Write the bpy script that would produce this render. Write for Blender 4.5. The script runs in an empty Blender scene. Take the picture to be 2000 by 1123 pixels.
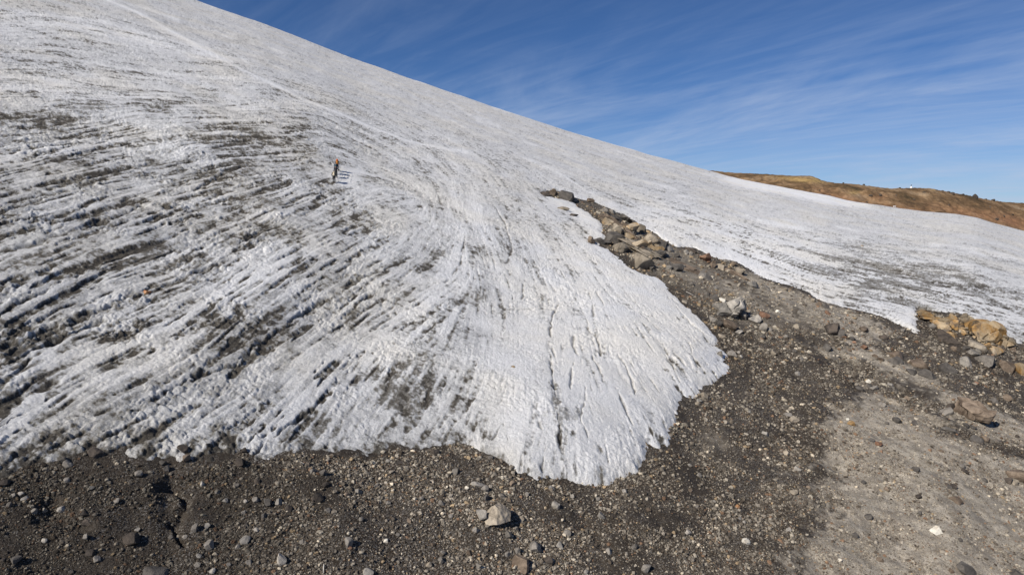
import bpy, math, random
import numpy as np
from mathutils import Vector, Matrix
R = math.radians
SC = bpy.context.scene
COL = SC.collection

# ------------------------------------------------------------------ camera
F = 1333.0                     # focal length in pixels of the 2000 px wide photograph
PITCH = R(6.1)
cam_d = bpy.data.cameras.new("camera")
cam_d.sensor_width = 36.0
cam_d.lens = 36.0 * F / 2000.0
cam_d.clip_start = 0.5
cam_d.clip_end = 120000.0
cam = bpy.data.objects.new("camera", cam_d)
COL.objects.link(cam)
cam.rotation_euler = (R(90) - PITCH, 0, 0)
SC.camera = cam

# ------------------------------------------------------------------ sun, sky, exposure
SUN_EL, SUN_AZ = R(38), R(-135)          # azimuth from +Y (view direction) towards +X
sd_ = Vector((math.sin(SUN_AZ) * math.cos(SUN_EL), math.cos(SUN_AZ) * math.cos(SUN_EL), math.sin(SUN_EL)))
sun_d = bpy.data.lights.new("sun", 'SUN')
sun_d.energy = 5.0
sun_d.angle = R(0.5)
sun_d.color = (1.0, 0.94, 0.855)
sun = bpy.data.objects.new("sun", sun_d)
COL.objects.link(sun)
sun.rotation_euler = sd_.to_track_quat('Z', 'Y').to_euler()

SC.view_settings.view_transform = 'Standard'
SC.view_settings.look = 'None'
SC.view_settings.exposure = 0.0
SC.view_settings.gamma = 1.0
SC.view_settings.use_curve_mapping = False
try:
    SC.cycles.use_denoising = True
    SC.cycles.max_bounces = 6
except Exception:
    pass


class NT:
    """tiny node helper"""
    def __init__(self, tree):
        self.t = tree
        self.t.nodes.clear()

    def n(self, typ, **kw):
        nd = self.t.nodes.new(typ)
        for k, v in kw.items():
            if k == 'inp':
                for kk, vv in v.items():
                    if isinstance(vv, bpy.types.NodeSocket):
                        self.t.links.new(vv, nd.inputs[kk])
                    else:
                        nd.inputs[kk].default_value = vv
            else:
                setattr(nd, k, v)
        return nd

    def math(self, op, a, b=None, c=None, clamp=False):
        nd = self.t.nodes.new('ShaderNodeMath')
        nd.operation = op
        nd.use_clamp = clamp
        for i, v in enumerate((a, b, c)):
            if v is None:
                continue
            if isinstance(v, bpy.types.NodeSocket):
                self.t.links.new(v, nd.inputs[i])
            else:
                nd.inputs[i].default_value = v
        return nd.outputs[0]

    def vmath(self, op, a, b=None):
        nd = self.t.nodes.new('ShaderNodeVectorMath')
        nd.operation = op
        for i, v in enumerate((a, b)):
            if v is None:
                continue
            if isinstance(v, bpy.types.NodeSocket):
                self.t.links.new(v, nd.inputs[i])
            else:
                nd.inputs[i].default_value = v
        return nd

    def mix(self, fac, a, b, blend='MIX'):
        nd = self.t.nodes.new('ShaderNodeMix')
        nd.data_type = 'RGBA'
        nd.blend_type = blend
        for idx, v in ((0, fac), (6, a), (7, b)):
            if isinstance(v, bpy.types.NodeSocket):
                self.t.links.new(v, nd.inputs[idx])
            else:
                nd.inputs[idx].default_value = v if idx == 0 or len(v) == 4 else (*v, 1.0)
        return nd.outputs[2]

    def ramp(self, fac, stops, interp='LINEAR'):
        nd = self.t.nodes.new('ShaderNodeValToRGB')
        nd.color_ramp.interpolation = interp
        el = nd.color_ramp.elements
        while len(el) > 1:
            el.remove(el[-1])
        el[0].position = stops[0][0]
        el[0].color = (*stops[0][1], 1)
        for p, c in stops[1:]:
            e = el.new(p)
            e.color = (*c, 1)
        self.t.links.new(fac, nd.inputs[0])
        return nd.outputs[0]

    def step(self, x, lo, hi):
        nd = self.t.nodes.new('ShaderNodeMapRange')
        nd.interpolation_type = 'SMOOTHSTEP'
        self.t.links.new(x, nd.inputs[0])
        nd.inputs[1].default_value = lo
        nd.inputs[2].default_value = hi
        return nd.outputs[0]

    def link(self, a, b):
        self.t.links.new(a, b)


world = bpy.data.worlds.new("World")
SC.world = world
world.use_nodes = True
W = NT(world.node_tree)
sky = W.n('ShaderNodeTexSky', sky_type='NISHITA', sun_disc=False, sun_elevation=SUN_EL, sun_rotation=SUN_AZ,
          altitude=4900.0, air_density=1.35, dust_density=0.35, ozone_density=3.2)
tc = W.n('ShaderNodeTexCoord')
sep = W.n('ShaderNodeSeparateXYZ', inp={0: tc.outputs['Generated']})
zz = W.math('ADD', W.math('MAXIMUM', sep.outputs[2], 0.0), 0.13)
px_ = W.math('DIVIDE', sep.outputs[0], zz)
py_ = W.math('DIVIDE', sep.outputs[1], zz)
# streak direction t=(-.67,.74), across n=(.74,.67)
ac = W.math('ADD', W.math('MULTIPLY', px_, 0.74), W.math('MULTIPLY', py_, 0.67))
al = W.math('SUBTRACT', W.math('MULTIPLY', py_, 0.74), W.math('MULTIPLY', px_, 0.67))
cb = W.n('ShaderNodeCombineXYZ', inp={0: W.math('MULTIPLY', ac, 1.0), 1: W.math('MULTIPLY', al, 0.42)})
broad = W.n('ShaderNodeTexNoise', inp={'Vector': cb.outputs[0], 'Scale': 1.0, 'Detail': 7.0, 'Roughness': 0.6, 'Distortion': 0.9})
cb2 = W.n('ShaderNodeCombineXYZ', inp={0: W.math('MULTIPLY', ac, 5.0), 1: W.math('MULTIPLY', al, 0.9), 2: 3.3})
fine = W.n('ShaderNodeTexNoise', inp={'Vector': cb2.outputs[0], 'Scale': 1.5, 'Detail': 6.0, 'Roughness': 0.6, 'Distortion': 0.8})
cb3 = W.n('ShaderNodeCombineXYZ', inp={0: ac, 1: W.math('MULTIPLY', al, 0.15), 2: 7.0})
wav = W.n('ShaderNodeTexWave', wave_type='BANDS', bands_direction='X',
          inp={'Vector': cb3.outputs[0], 'Scale': 2.1, 'Distortion': 4.0, 'Detail': 2.0, 'Detail Scale': 0.7, 'Detail Roughness': 0.5})
patch = W.n('ShaderNodeTexNoise', inp={'Vector': cb.outputs[0], 'Scale': 0.55, 'Detail': 1.0})
wfac = W.math('MULTIPLY', wav.outputs[1], W.step(patch.outputs[0], 0.45, 0.65))
d1 = W.math('MULTIPLY', W.step(broad.outputs[0], 0.38, 0.80), 0.66)
d2 = W.math('MULTIPLY', W.step(fine.outputs[0], 0.36, 0.78), 0.16)
d3 = W.math('MULTIPLY', wfac, 0.12)
cl = W.math('ADD', W.math('ADD', d1, d2), d3)
# thinner towards the zenith and the dark upper left
cl = W.math('MULTIPLY', cl, W.math('SUBTRACT', 1.0, W.math('MULTIPLY', W.step(sep.outputs[2], 0.12, 0.34), 0.80)))
cl = W.math('ADD', cl, W.math('MULTIPLY', W.step(W.math('MULTIPLY', sep.outputs[2], -1.0), -0.20, 0.02), 0.42))
cl = W.math('MULTIPLY', cl, 0.80, clamp=True)
skyg = W.mix(1.0, sky.outputs[0], (0.44, 0.63, 0.87), 'MULTIPLY')
colr = W.mix(cl, skyg, (5.6, 6.6, 8.6))
bg = W.n('ShaderNodeBackground', inp={'Color': colr, 'Strength': 0.085})
wo = W.n('ShaderNodeOutputWorld')
W.link(bg.outputs[0], wo.inputs[0])

# ------------------------------------------------------------------ mapping between photograph rays and the mountain
CT, ST = math.cos(PITCH), math.sin(PITCH)


def pix2uv(px, py):
    X = (np.asarray(px, float) - 1000.0) / F
    Y = -(np.asarray(py, float) - 561.5) / F
    dy = CT + Y * ST
    return X / dy, (Y * CT - ST) / dy


def uv2pix(u, v):
    f = CT - v * ST
    return 1000.0 + F * u / f, 561.5 - F * (ST + v * CT) / f


SIL = [(372, 0), (460, 30), (510, 47.5), (610, 85), (710, 124), (860, 176), (995, 221.5), (1130, 265), (1265, 304),
       (1366, 331), (1419, 346), (1479, 358), (1525, 367), (1571, 376), (1617, 384), (1650, 392), (1736, 406),
       (1802, 415), (1868, 421), (1908, 427), (1950, 440), (2000, 453)]
su, sv = pix2uv([p[0] for p in SIL], [p[1] for p in SIL])
UT = np.linspace(-4, 4, 16001)
ST_ = np.interp(UT, su, sv)
ST_ = np.where(UT < su[0], sv[0] - 0.345 * (UT - su[0]), ST_)
ST_ = np.where(UT > su[-1], sv[-1] - 0.20 * (UT - su[-1]), ST_)
kk = np.hanning(41)
kk /= kk.sum()
ST_ = np.convolve(np.pad(ST_, 20, mode='edge'), kk, 'valid')


def S(u):
    return np.interp(u, UT, ST_)


H, YS = 35.0, 350.0
K = H / YS ** 2
C0 = 2 * math.sqrt(H * K)


def zbase(u, y):
    return y * (S(u) + C0) - K * y * y - H


def y_of_q(q):
    q = np.maximum(q, C0 + 1e-6)
    return (q - np.sqrt(np.maximum(q * q - C0 * C0, 0))) / (2 * K)


def pix2world(px, py):
    """point of the smooth mountain seen along a photograph ray (x, y, z)"""
    u, v = pix2uv(px, py)
    y = y_of_q(S(u) + C0 - v)
    return u * y, y, zbase(u, y)


# ------------------------------------------------------------------ numpy noise
rng = np.random.default_rng(7)
TN = 1024
TILE = rng.random(TN * TN, dtype=np.float32)


def vn(x, y, seed=0):
    x = x + seed * 37.37
    y = y + seed * 91.13
    xf = np.floor(x)
    yf = np.floor(y)
    fx = (x - xf).astype(np.float32)
    fy = (y - yf).astype(np.float32)
    fx = fx * fx * (3 - 2 * fx)
    fy = fy * fy * (3 - 2 * fy)
    xi = xf.astype(np.int64) & (TN - 1)
    yi = yf.astype(np.int64) & (TN - 1)
    x1 = (xi + 1) & (TN - 1)
    y1 = ((yi + 1) & (TN - 1)) * TN
    yi = yi * TN
    a = TILE[yi + xi]
    b = TILE[yi + x1]
    c = TILE[y1 + xi]
    d = TILE[y1 + x1]
    return (a + (b - a) * fx) * (1 - fy) + (c + (d - c) * fx) * fy


def fbm(x, y, octs=4, seed=0, rough=0.5):
    """0..1, mean .5"""
    s = np.zeros(np.shape(x), np.float32)
    a, t = 1.0, 0.0
    c, sn = 0.8, 0.6
    for o in range(octs):
        s += a * vn(x, y, seed + o * 3)
        t += a
        a *= rough
        x, y = (c * x - sn * y) * 2.03, (sn * x + c * y) * 2.03
    return s / t


def sstep(x, lo, hi):
    t = np.clip((x - lo) / (hi - lo), 0, 1)
    return t * t * (3 - 2 * t)


def blobs(px, py, lst):
    s = np.zeros(np.shape(px), np.float32)
    for cx, cy, rx, ry, ang, w in lst:
        a = R(-ang)
        dx, dy = px - cx, py - cy
        p = (dx * math.cos(a) + dy * math.sin(a)) / rx
        q = (-dx * math.sin(a) + dy * math.cos(a)) / ry
        s += w * np.exp(-(p * p + q * q))
    return s


# ------------------------------------------------------------------ coarse raster in (u, q)
U0, U1 = -1.05, 1.05
Q0, Q1 = C0, 1.60
NJ, NI = 700, 460
uj = np.linspace(U0, U1, NJ)
qi = np.linspace(Q0, Q1, NI)
UG, QG = np.meshgrid(uj, qi)
YG = y_of_q(QG)
XG = UG * YG
VG = S(UG) + C0 - QG
PXG, PYG = uv2pix(UG, VG)
PXG = PXG.astype(np.float32)
PYG = PYG.astype(np.float32)


def bil(A, j, i):
    j = np.clip(j, 0, NJ - 1.001)
    i = np.clip(i, 0, NI - 1.001)
    j0 = j.astype(np.int64)
    i0 = i.astype(np.int64)
    fj = (j - j0).astype(np.float32)
    fi = (i - i0).astype(np.float32)
    Af = A.ravel()
    k = i0 * NJ + j0
    a = Af[k]
    b = Af[k + 1]
    c = Af[k + NJ]
    d = Af[k + NJ + 1]
    return (a + (b - a) * fj) * (1 - fi) + (c + (d - c) * fj) * fi


def ji_of(u, q):
    return (u - U0) / (U1 - U0) * (NJ - 1), (q - Q0) / (Q1 - Q0) * (NI - 1)


# ------------------------------------------------------------------ edge between ice and rubble (photograph coordinates)
EDGE = [(-700, 1215), (-400, 1120), (-150, 1000), (-60, 962), (0, 938), (15, 930), (43, 917), (66, 910), (109, 902), (148, 894), (178, 882), (201, 889), (231, 892),
        (238, 902), (264, 907), (284, 912), (304, 904), (330, 899), (350, 912), (370, 902), (396, 912), (439, 902),
        (460, 896), (472, 889), (478, 893), (490, 912), (528, 904), (554, 894), (587, 886), (610, 890), (660, 894), (693, 889),
        (719, 902), (746, 886), (775, 879), (800, 882), (825, 886), (845, 879), (888, 869), (911, 866), (934, 882), (970, 895),
        (1010, 922), (1036, 928), (1046, 933), (1066, 925), (1099, 933), (1122, 942), (1148, 948), (1168, 950), (1195, 942), (1198, 936),
        (1218, 933), (1244, 922), (1252, 902), (1254, 882), (1262, 862), (1274, 866), (1283, 871), (1299, 863), (1311, 844), (1309, 828), (1310, 818), (1318, 812),
        (1326, 800), (1327, 786), (1340, 778), (1366, 768), (1376, 762), (1388, 754), (1404, 738), (1417, 731), (1420, 712), (1414, 698), (1408, 686), (1390, 676),
        (1402, 664), (1388, 642), (1366, 619), (1347, 602), (1326, 581), (1304, 562), (1294, 549), (1267, 537),
        (1240, 528), (1227, 520), (1214, 504), (1203, 496), (1190, 487), (1176, 481), (1180, 472), (1184, 461), (1176, 455), (1179, 445), (1171, 434), (1160, 424),
        (1146, 412), (1128, 404), (1122, 396), (1090, 388), (1062, 383), (1058, 378), (1068, 374), (1092, 374), (1112, 381), (1126, 389), (1144, 392), (1160, 396), (1187, 408), (1214, 421),
        (1235, 430), (1248, 443), (1267, 450), (1288, 461), (1302, 475), (1326, 485), (1345, 482), (1361, 486), (1385, 501), (1417, 509),
        (1438, 514), (1465, 536), (1500, 549), (1545, 560), (1569, 573), (1591, 585), (1623, 595), (1660, 604), (1700, 611),
        (1722, 619), (1746, 629), (1767, 637), (1783, 649), (1793, 651), (1793, 637), (1788, 622), (1791, 608),
        (1796, 603), (1836, 609), (1885, 615), (1927, 635), (1946, 652), (1978, 661), (1986, 672), (2000, 668), (2100, 700), (2300, 760), (2700, 900)]
ex, ey, _ = pix2world([p[0] for p in EDGE], [p[1] for p in EDGE])
POLY = list(zip(ex, ey)) + [(300, 60), (300, -200), (-300, -200), (-300, 30)]


def poly_sdf(X, Y, poly):
    """distance in metres, positive OUTSIDE the rubble polygon (on ice)"""
    d2 = np.full(X.shape, 1e12)
    ins = np.zeros(X.shape, bool)
    n = len(poly)
    for k in range(n):
        x0, y0 = poly[k]
        x1, y1 = poly[(k + 1) % n]
        dx, dy = x1 - x0, y1 - y0
        t = np.clip(((X - x0) * dx + (Y - y0) * dy) / (dx * dx + dy * dy + 1e-9), 0, 1)
        d2 = np.minimum(d2, (X - x0 - t * dx) ** 2 + (Y - y0 - t * dy) ** 2)
        c = ((y0 > Y) != (y1 > Y)) & (X < (x1 - x0) * (Y - y0) / (y1 - y0 + 1e-12) + x0)
        ins ^= c
    d = np.sqrt(d2)
    return np.where(ins, -d, d).astype(np.float32)


SDG = poly_sdf(XG, YG, POLY)

# ------------------------------------------------------------------ direction field of the ice flow lines
FLOW = [(600, 130, -22), (1100, 300, -19), (300, 40, -22), (200, 110, -8), (60, 150, 0), (50, 260, 8), (0, 400, 14), (150, 340, 15), (250, 430, 20),
        (120, 530, 28), (0, 700, 33), (300, 600, 28), (500, 500, 28), (600, 420, 25), (500, 700, 36), (400, 800, 33),
        (150, 850, 30), (20, 860, 28), (650, 760, 48), (600, 660, 40), (750, 600, 32), (700, 500, 28), (750, 410, 18), (850, 480, 60), (830, 560, 40), (900, 400, -74),
        (960, 500, -68), (1000, 440, -58), (1080, 520, -62), (1200, 580, -50), (1300, 620, -46), (1100, 800, -86),
        (1000, 850, 78), (900, 800, 62), (800, 850, 52), (700, 860, 50), (1200, 800, -62), (1300, 720, -50), (1060, 400, -45), (1120, 440, -40),
        (1300, 400, -19), (1250, 370, -18), (1500, 450, -15), (1700, 500, -9), (1900, 500, -7), (1900, 600, -12), (1720, 580, -14), (1560, 520, -18), (1400, 400, -19), (1400, 460, -20),
        (800, 300, -30), (700, 260, -30), (850, 340, -45), (560, 280, 6), (450, 230, 0), (350, 180, -6), (300, 300, 12), (1640, 420, -10), (1900, 440, -8),
        (1020, 640, -88), (1080, 700, -86), (1160, 660, -72)]
wsum = np.zeros(PXG.shape)
c2 = np.zeros(PXG.shape)
s2 = np.zeros(PXG.shape)
for fx, fy, an in FLOW:
    w = 1.0 / (((PXG - fx) / 1.0) ** 2 + ((PYG - fy) * 1.5) ** 2 + 900.0) ** 1.6
    c2 += w * math.cos(2 * R(an))
    s2 += w * math.sin(2 * R(an))
ang = 0.5 * np.arctan2(s2, c2)
ang = ang + 0.16 * (fbm(PXG / 130, PYG / 130, 2, 5) - 0.5) * 2
ang = np.where(ang < R(-45), ang, ang)
exd, eyd = np.cos(ang), -np.sin(ang)
# keep the orientation continuous for tracing: orientation is fixed up at every step (sign by dot with the previous direction)
dpx_i, dpx_j = np.gradient(PXG)
dpy_i, dpy_j = np.gradient(PYG)
det = dpx_j * dpy_i - dpx_i * dpy_j
dj = (exd * dpy_i - eyd * dpx_i) / det
di = (-exd * dpy_j + eyd * dpx_j) / det
wx_i, wx_j = np.gradient(XG)
wy_i, wy_j = np.gradient(YG)
Lw = np.hypot(wx_j * dj + wx_i * di, wy_j * dj + wy_i * di) + 1e-9
Lw = np.maximum(Lw, 0.02)
DJ = (dj / Lw).astype(np.float32)
DI = (di / Lw).astype(np.float32)
XG32, YG32 = XG.astype(np.float32), YG.astype(np.float32)


def lic(j, i, lam, n=11, seed=0, length=20.0):
    """noise of wavelength lam (m) averaged along the flow lines over length*lam metres"""
    step = lam * length / (2 * n)
    acc = vn(bil(XG32, j, i) / lam, bil(YG32, j, i) / lam, seed)
    for sgn in (1, -1):
        jj, ii = j.copy(), i.copy()
        pj = pi_ = None
        for k in range(n):
            dj_, di_ = bil(DJ, jj, ii), bil(DI, jj, ii)
            if pj is None:
                dj_, di_ = dj_ * sgn, di_ * sgn
            else:
                flip = np.where(dj_ * pj + di_ * pi_ < 0, -1.0, 1.0).astype(np.float32)
                dj_, di_ = dj_ * flip, di_ * flip
            pj, pi_ = dj_, di_
            jj = jj + dj_ * step
            ii = ii + di_ * step
            acc = acc + vn(bil(XG32, jj, ii) / lam, bil(YG32, jj, ii) / lam, seed)
    acc = acc / (2 * n + 1)
    acc = (acc - acc.mean()) / (acc.std() + 1e-6)
    return acc.astype(np.float32)


jg, ig = np.meshgrid(np.arange(NJ, dtype=np.float32), np.arange(NI, dtype=np.float32))
LIC_C = [lic(jg, ig, 2.0, 9, 11, 10), lic(jg, ig, 5.0, 9, 12, 11)]

# clean-cut cracks, each a line on the ice with its half width in metres and depth
CRACKS = [
    ([(985, 612), (1020, 611), (1040, 613), (1062, 612), (1088, 614)], 0.10, 0.35),
    ([(1092, 600), (1086, 614), (1080, 630), (1075, 655), (1077, 690), (1083, 716)], 0.09, 0.40),
    ([(1074, 724), (1077, 745), (1082, 775), (1086, 800), (1090, 835), (1094, 868), (1096, 900)], 0.11, 0.45),
    ([(1150, 580), (1156, 600), (1158, 625), (1160, 643)], 0.12, 0.4),
    ([(1165, 580), (1176, 600), (1180, 613)], 0.08, 0.3),
    ([(1119, 672), (1118, 690), (1124, 708), (1130, 715)], 0.12, 0.4),
    ([(1146, 640), (1149, 666), (1160, 672), (1170, 690), (1173, 715)], 0.08, 0.35),
    ([(1156, 714), (1160, 724), (1170, 740), (1177, 765)], 0.12, 0.4),
    ([(1206, 715), (1217, 728), (1231, 754), (1238, 779), (1243, 800)], 0.09, 0.4),
    ([(1203, 779), (1212, 800), (1225, 825), (1235, 844)], 0.11, 0.45),
    ([(1218, 595), (1240, 614), (1262, 634), (1289, 661)], 0.08, 0.3),
    ([(1344, 680), (1352, 700), (1363, 728)], 0.08, 0.3),
    ([(1299, 709), (1312, 728), (1331, 744)], 0.10, 0.3),
    ([(1305, 585), (1321, 603), (1348, 637), (1376, 661)], 0.10, 0.4),
    ([(1120, 730), (1117, 760), (1114, 790)], 0.10, 0.4),
    ([(1290, 680), (1310, 720), (1325, 755)], 0.06, 0.25),
    ([(1145, 780), (1140, 810), (1135, 850), (1150, 880)], 0.07, 0.3),
    ([(960, 870), (985, 850), (992, 880)], 0.07, 0.3),
    ([(1060, 925), (1066, 895), (1060, 870), (1050, 850)], 0.09, 0.35),
    ([(-20, 506), (50, 490), (101, 471), (169, 449), (225, 430), (280, 408)], 0.26, 0.45),
    ([(135, 552), (190, 529), (230, 508)], 0.22, 0.45),
    ([(300, 579), (340, 556), (372, 542), (450, 515)], 0.15, 0.4),
    ([(380, 740), (457, 718), (485, 695), (508, 677), (545, 650), (575, 627), (610, 605), (635, 590)], 0.16, 0.45),
    ([(-20, 640), (40, 600), (110, 568), (120, 560)], 0.18, 0.4),
    ([(-20, 700), (60, 668), (120, 640), (190, 612), (260, 585)], 0.24, 0.5),
    ([(-20, 740), (50, 700), (100, 678), (150, 655), (200, 630)], 0.20, 0.45),
    ([(70, 690), (120, 668), (170, 645)], 0.2, 0.45),
    ([(0, 770), (40, 735), (60, 712)], 0.2, 0.4),
    ([(40, 790), (80, 772), (110, 760)], 0.2, 0.4),
    ([(-10, 845), (20, 832), (45, 820)], 0.2, 0.5),
    ([(480, 905), (520, 870), (560, 835), (620, 795)], 0.10, 0.35),
    ([(480, 480), (530, 458), (560, 448)], 0.2, 0.4),
    ([(420, 520), (470, 498), (540, 470), (560, 468)], 0.14, 0.35),
    ([(95, 378), (200, 345), (310, 318)], 0.22, 0.35),
    ([(-20, 420), (60, 405), (150, 372), (210, 355)], 0.2, 0.35),
    ([(380, 380), (430, 350), (470, 335)], 0.2, 0.4),
    ([(690, 560), (760, 530), (820, 505)], 0.12, 0.3),
    ([(660, 630), (700, 600), (720, 580)], 0.12, 0.3),
    ([(870, 560), (900, 520), (905, 480)], 0.1, 0.25),
    ([(700, 350), (720, 354), (735, 357)], 0.12, 0.2),
    ([(990, 520), (1000, 490), (985, 440), (960, 400)], 0.14, 0.2),
    ([(1000, 580), (1003, 610)], 0.07, 0.25), ([(1023, 560), (1019, 590)], 0.08, 0.25),
]


def world_line(pts):
    px = np.array([p[0] for p in pts], float)
    py = np.array([p[1] for p in pts], float)
    t = np.arange(len(px))
    tt = np.linspace(0, len(px) - 1, (len(px) - 1) * 3 + 1)
    x, y, _ = pix2world(np.interp(tt, t, px), np.interp(tt, t, py))
    return list(zip(x, y))


def line_dist(X, Y, pts):
    d2 = np.full(X.shape, 1e9, np.float32)
    for k in range(len(pts) - 1):
        x0, y0 = pts[k]
        x1, y1 = pts[k + 1]
        dx, dy = x1 - x0, y1 - y0
        t = np.clip(((X - x0) * dx + (Y - y0) * dy) / (dx * dx + dy * dy + 1e-9), 0, 1)
        d2 = np.minimum(d2, (X - x0 - t * dx) ** 2 + (Y - y0 - t * dy) ** 2)
    return np.sqrt(d2)


# broad relief: share of the viewing distance by which the ground comes nearer (a low swell, a hollow)
RELIEF = [(1150, 800, 190, 110, 0, 0.030), (1330, 690, 60, 60, -45, 0.012), (1000, 900, 80, 30, 0, 0.008), (1230, 470, 90, 22, -32, 0.020), (1330, 530, 110, 26, -30, 0.014),
          (1450, 600, 90, 30, -30, 0.012), (1640, 640, 150, 26, -28, 0.012), (1880, 650, 90, 24, -22, 0.016),
          (1460, 720, 60, 90, 30, -0.012), (1690, 740, 110, 10, -38, -0.006), (1780, 880, 200, 90, -20, 0.012),
          (970, 1020, 120, 60, 0, 0.016), (640, 1080, 120, 60, 20, 0.012), (160, 1000, 80, 60, 60, 0.010), (330, 980, 20, 80, 0, -0.010),
          (380, 300, 120, 40, 15, 0.010), (150, 500, 200, 60, 20, 0.012), (500, 620, 160, 50, 35, 0.012), (700, 760, 90, 60, 45, -0.006),
          (860, 680, 120, 60, 30, 0.010), (1240, 640, 120, 60, -45, 0.008), (250, 760, 200, 60, 30, 0.010), (1700, 520, 260, 30, -12, 0.006)]

DIRT = [(250, 520, 110, 45, 25, .55), (430, 345, 90, 32, 30, .50), (485, 285, 60, 28, 10, .45), (290, 225, 120, 22, 5, .30), (190, 210, 60, 14, 0, .35),
        (90, 150, 170, 70, 0, .30), (60, 240, 120, 40, 8, .25), (660, 690, 70, 60, 50, .35), (780, 770, 95, 70, 50, .50), (720, 690, 50, 50, 50, .40),
        (700, 840, 50, 34, 50, .30), (60, 690, 120, 50, 30, .50), (100, 740, 110, 26, 30, .40), (870, 600, 70, 50, 40, .20),
        (990, 655, 24, 50, 88, .40), (1010, 790, 50, 60, 60, .22), (1112, 760, 30, 170, 2, .30), (1165, 770, 22, 30, -60, .30),
        (1125, 640, 22, 90, 5, .28), (500, 870, 90, 26, 40, .28), (370, 880, 26, 26, 0, .55), (1000, 585, 90, 24, 0, .25), (1065, 590, 20, 14, 0, .7),
        (130, 515, 24, 12, 20, .7), (720, 420, 60, 30, 30, .28), (1270, 868, 20, 12, 60, .55), (1120, 835, 20, 14, 0, .60),
        (1075, 900, 50, 40, 0, .28), (1200, 885, 18, 40, -30, .25), (900, 860, 60, 22, 20, .28), (1000, 440, 30, 60, -70, .2),
        (975, 490, 12, 30, 88, .5), (1700, 560, 160, 40, -12, .60), (1880, 560, 130, 60, -8, .65), (1560, 490, 170, 34, -14, .45), (1700, 480, 160, 22, -8, .22), (1400, 440, 120, 26, -18, .15),
        (30, 880, 60, 40, 30, .40), (200, 870, 120, 26, 30, .22), (300, 790, 200, 30, 30, .14), (560, 780, 60, 40, 40, .25), (600, 860, 40, 30, 50, .35), (640, 830, 24, 40, 60, .35),
        (1300, 360, 300, 20, -18, .10), (1110, 235, 200, 14, -18, .08), (700, 200, 300, 34, -25, .16), (450, 130, 160, 30, -20, .20), (560, 210, 120, 20, -10, .2),
        (880, 305, 70, 22, -30, .22), (960, 320, 60, 18, -20, .18), (1108, 835, 14, 12, 0, .7), (1150, 545, 20, 6, -30, .4), (1255, 548, 26, 8, -20, .35)]
CLEAN = [(690, 342, 40, 20, 0, .8), (1040, 665, 42, 48, 0, 1.0), (1210, 800, 52, 70, -60, .9), (1140, 890, 22, 50, -60, .8), (600, 715, 60, 16, 55, .6), (945, 640, 14, 34, 65, 1.0),
         (1000, 740, 50, 34, 0, .7), (1290, 650, 90, 90, -45, .55), (330, 560, 16, 10, 0, .6), (700, 375, 40, 20, -20, .5), (280, 370, 30, 10, 10, .5),
         (130, 165, 60, 12, 0, .6), (60, 490, 90, 16, 22, .5), (170, 230, 60, 20, 5, .4), (1150, 420, 40, 30, -45, .9), (1230, 560, 60, 26, -30, .8), (1090, 400, 40, 14, -20, .8), (1560, 376, 90, 11, -14, 1.6), (1450, 360, 60, 8, -14, 1.2), (1650, 396, 50, 6, -12, 1.2),
         (1820, 620, 40, 16, -10, .7), (1780, 620, 16, 22, 0, .8), (1700, 592, 60, 10, -15, .6), (560, 750, 30, 14, 45, .6), (970, 720, 40, 50, 0, .5)]
TRAIL = world_line([(200, 2), (270, 30), (330, 66), (430, 120), (520, 165), (600, 202), (660, 225), (720, 250), (790, 278), (870, 296), (910, 300)])


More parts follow.
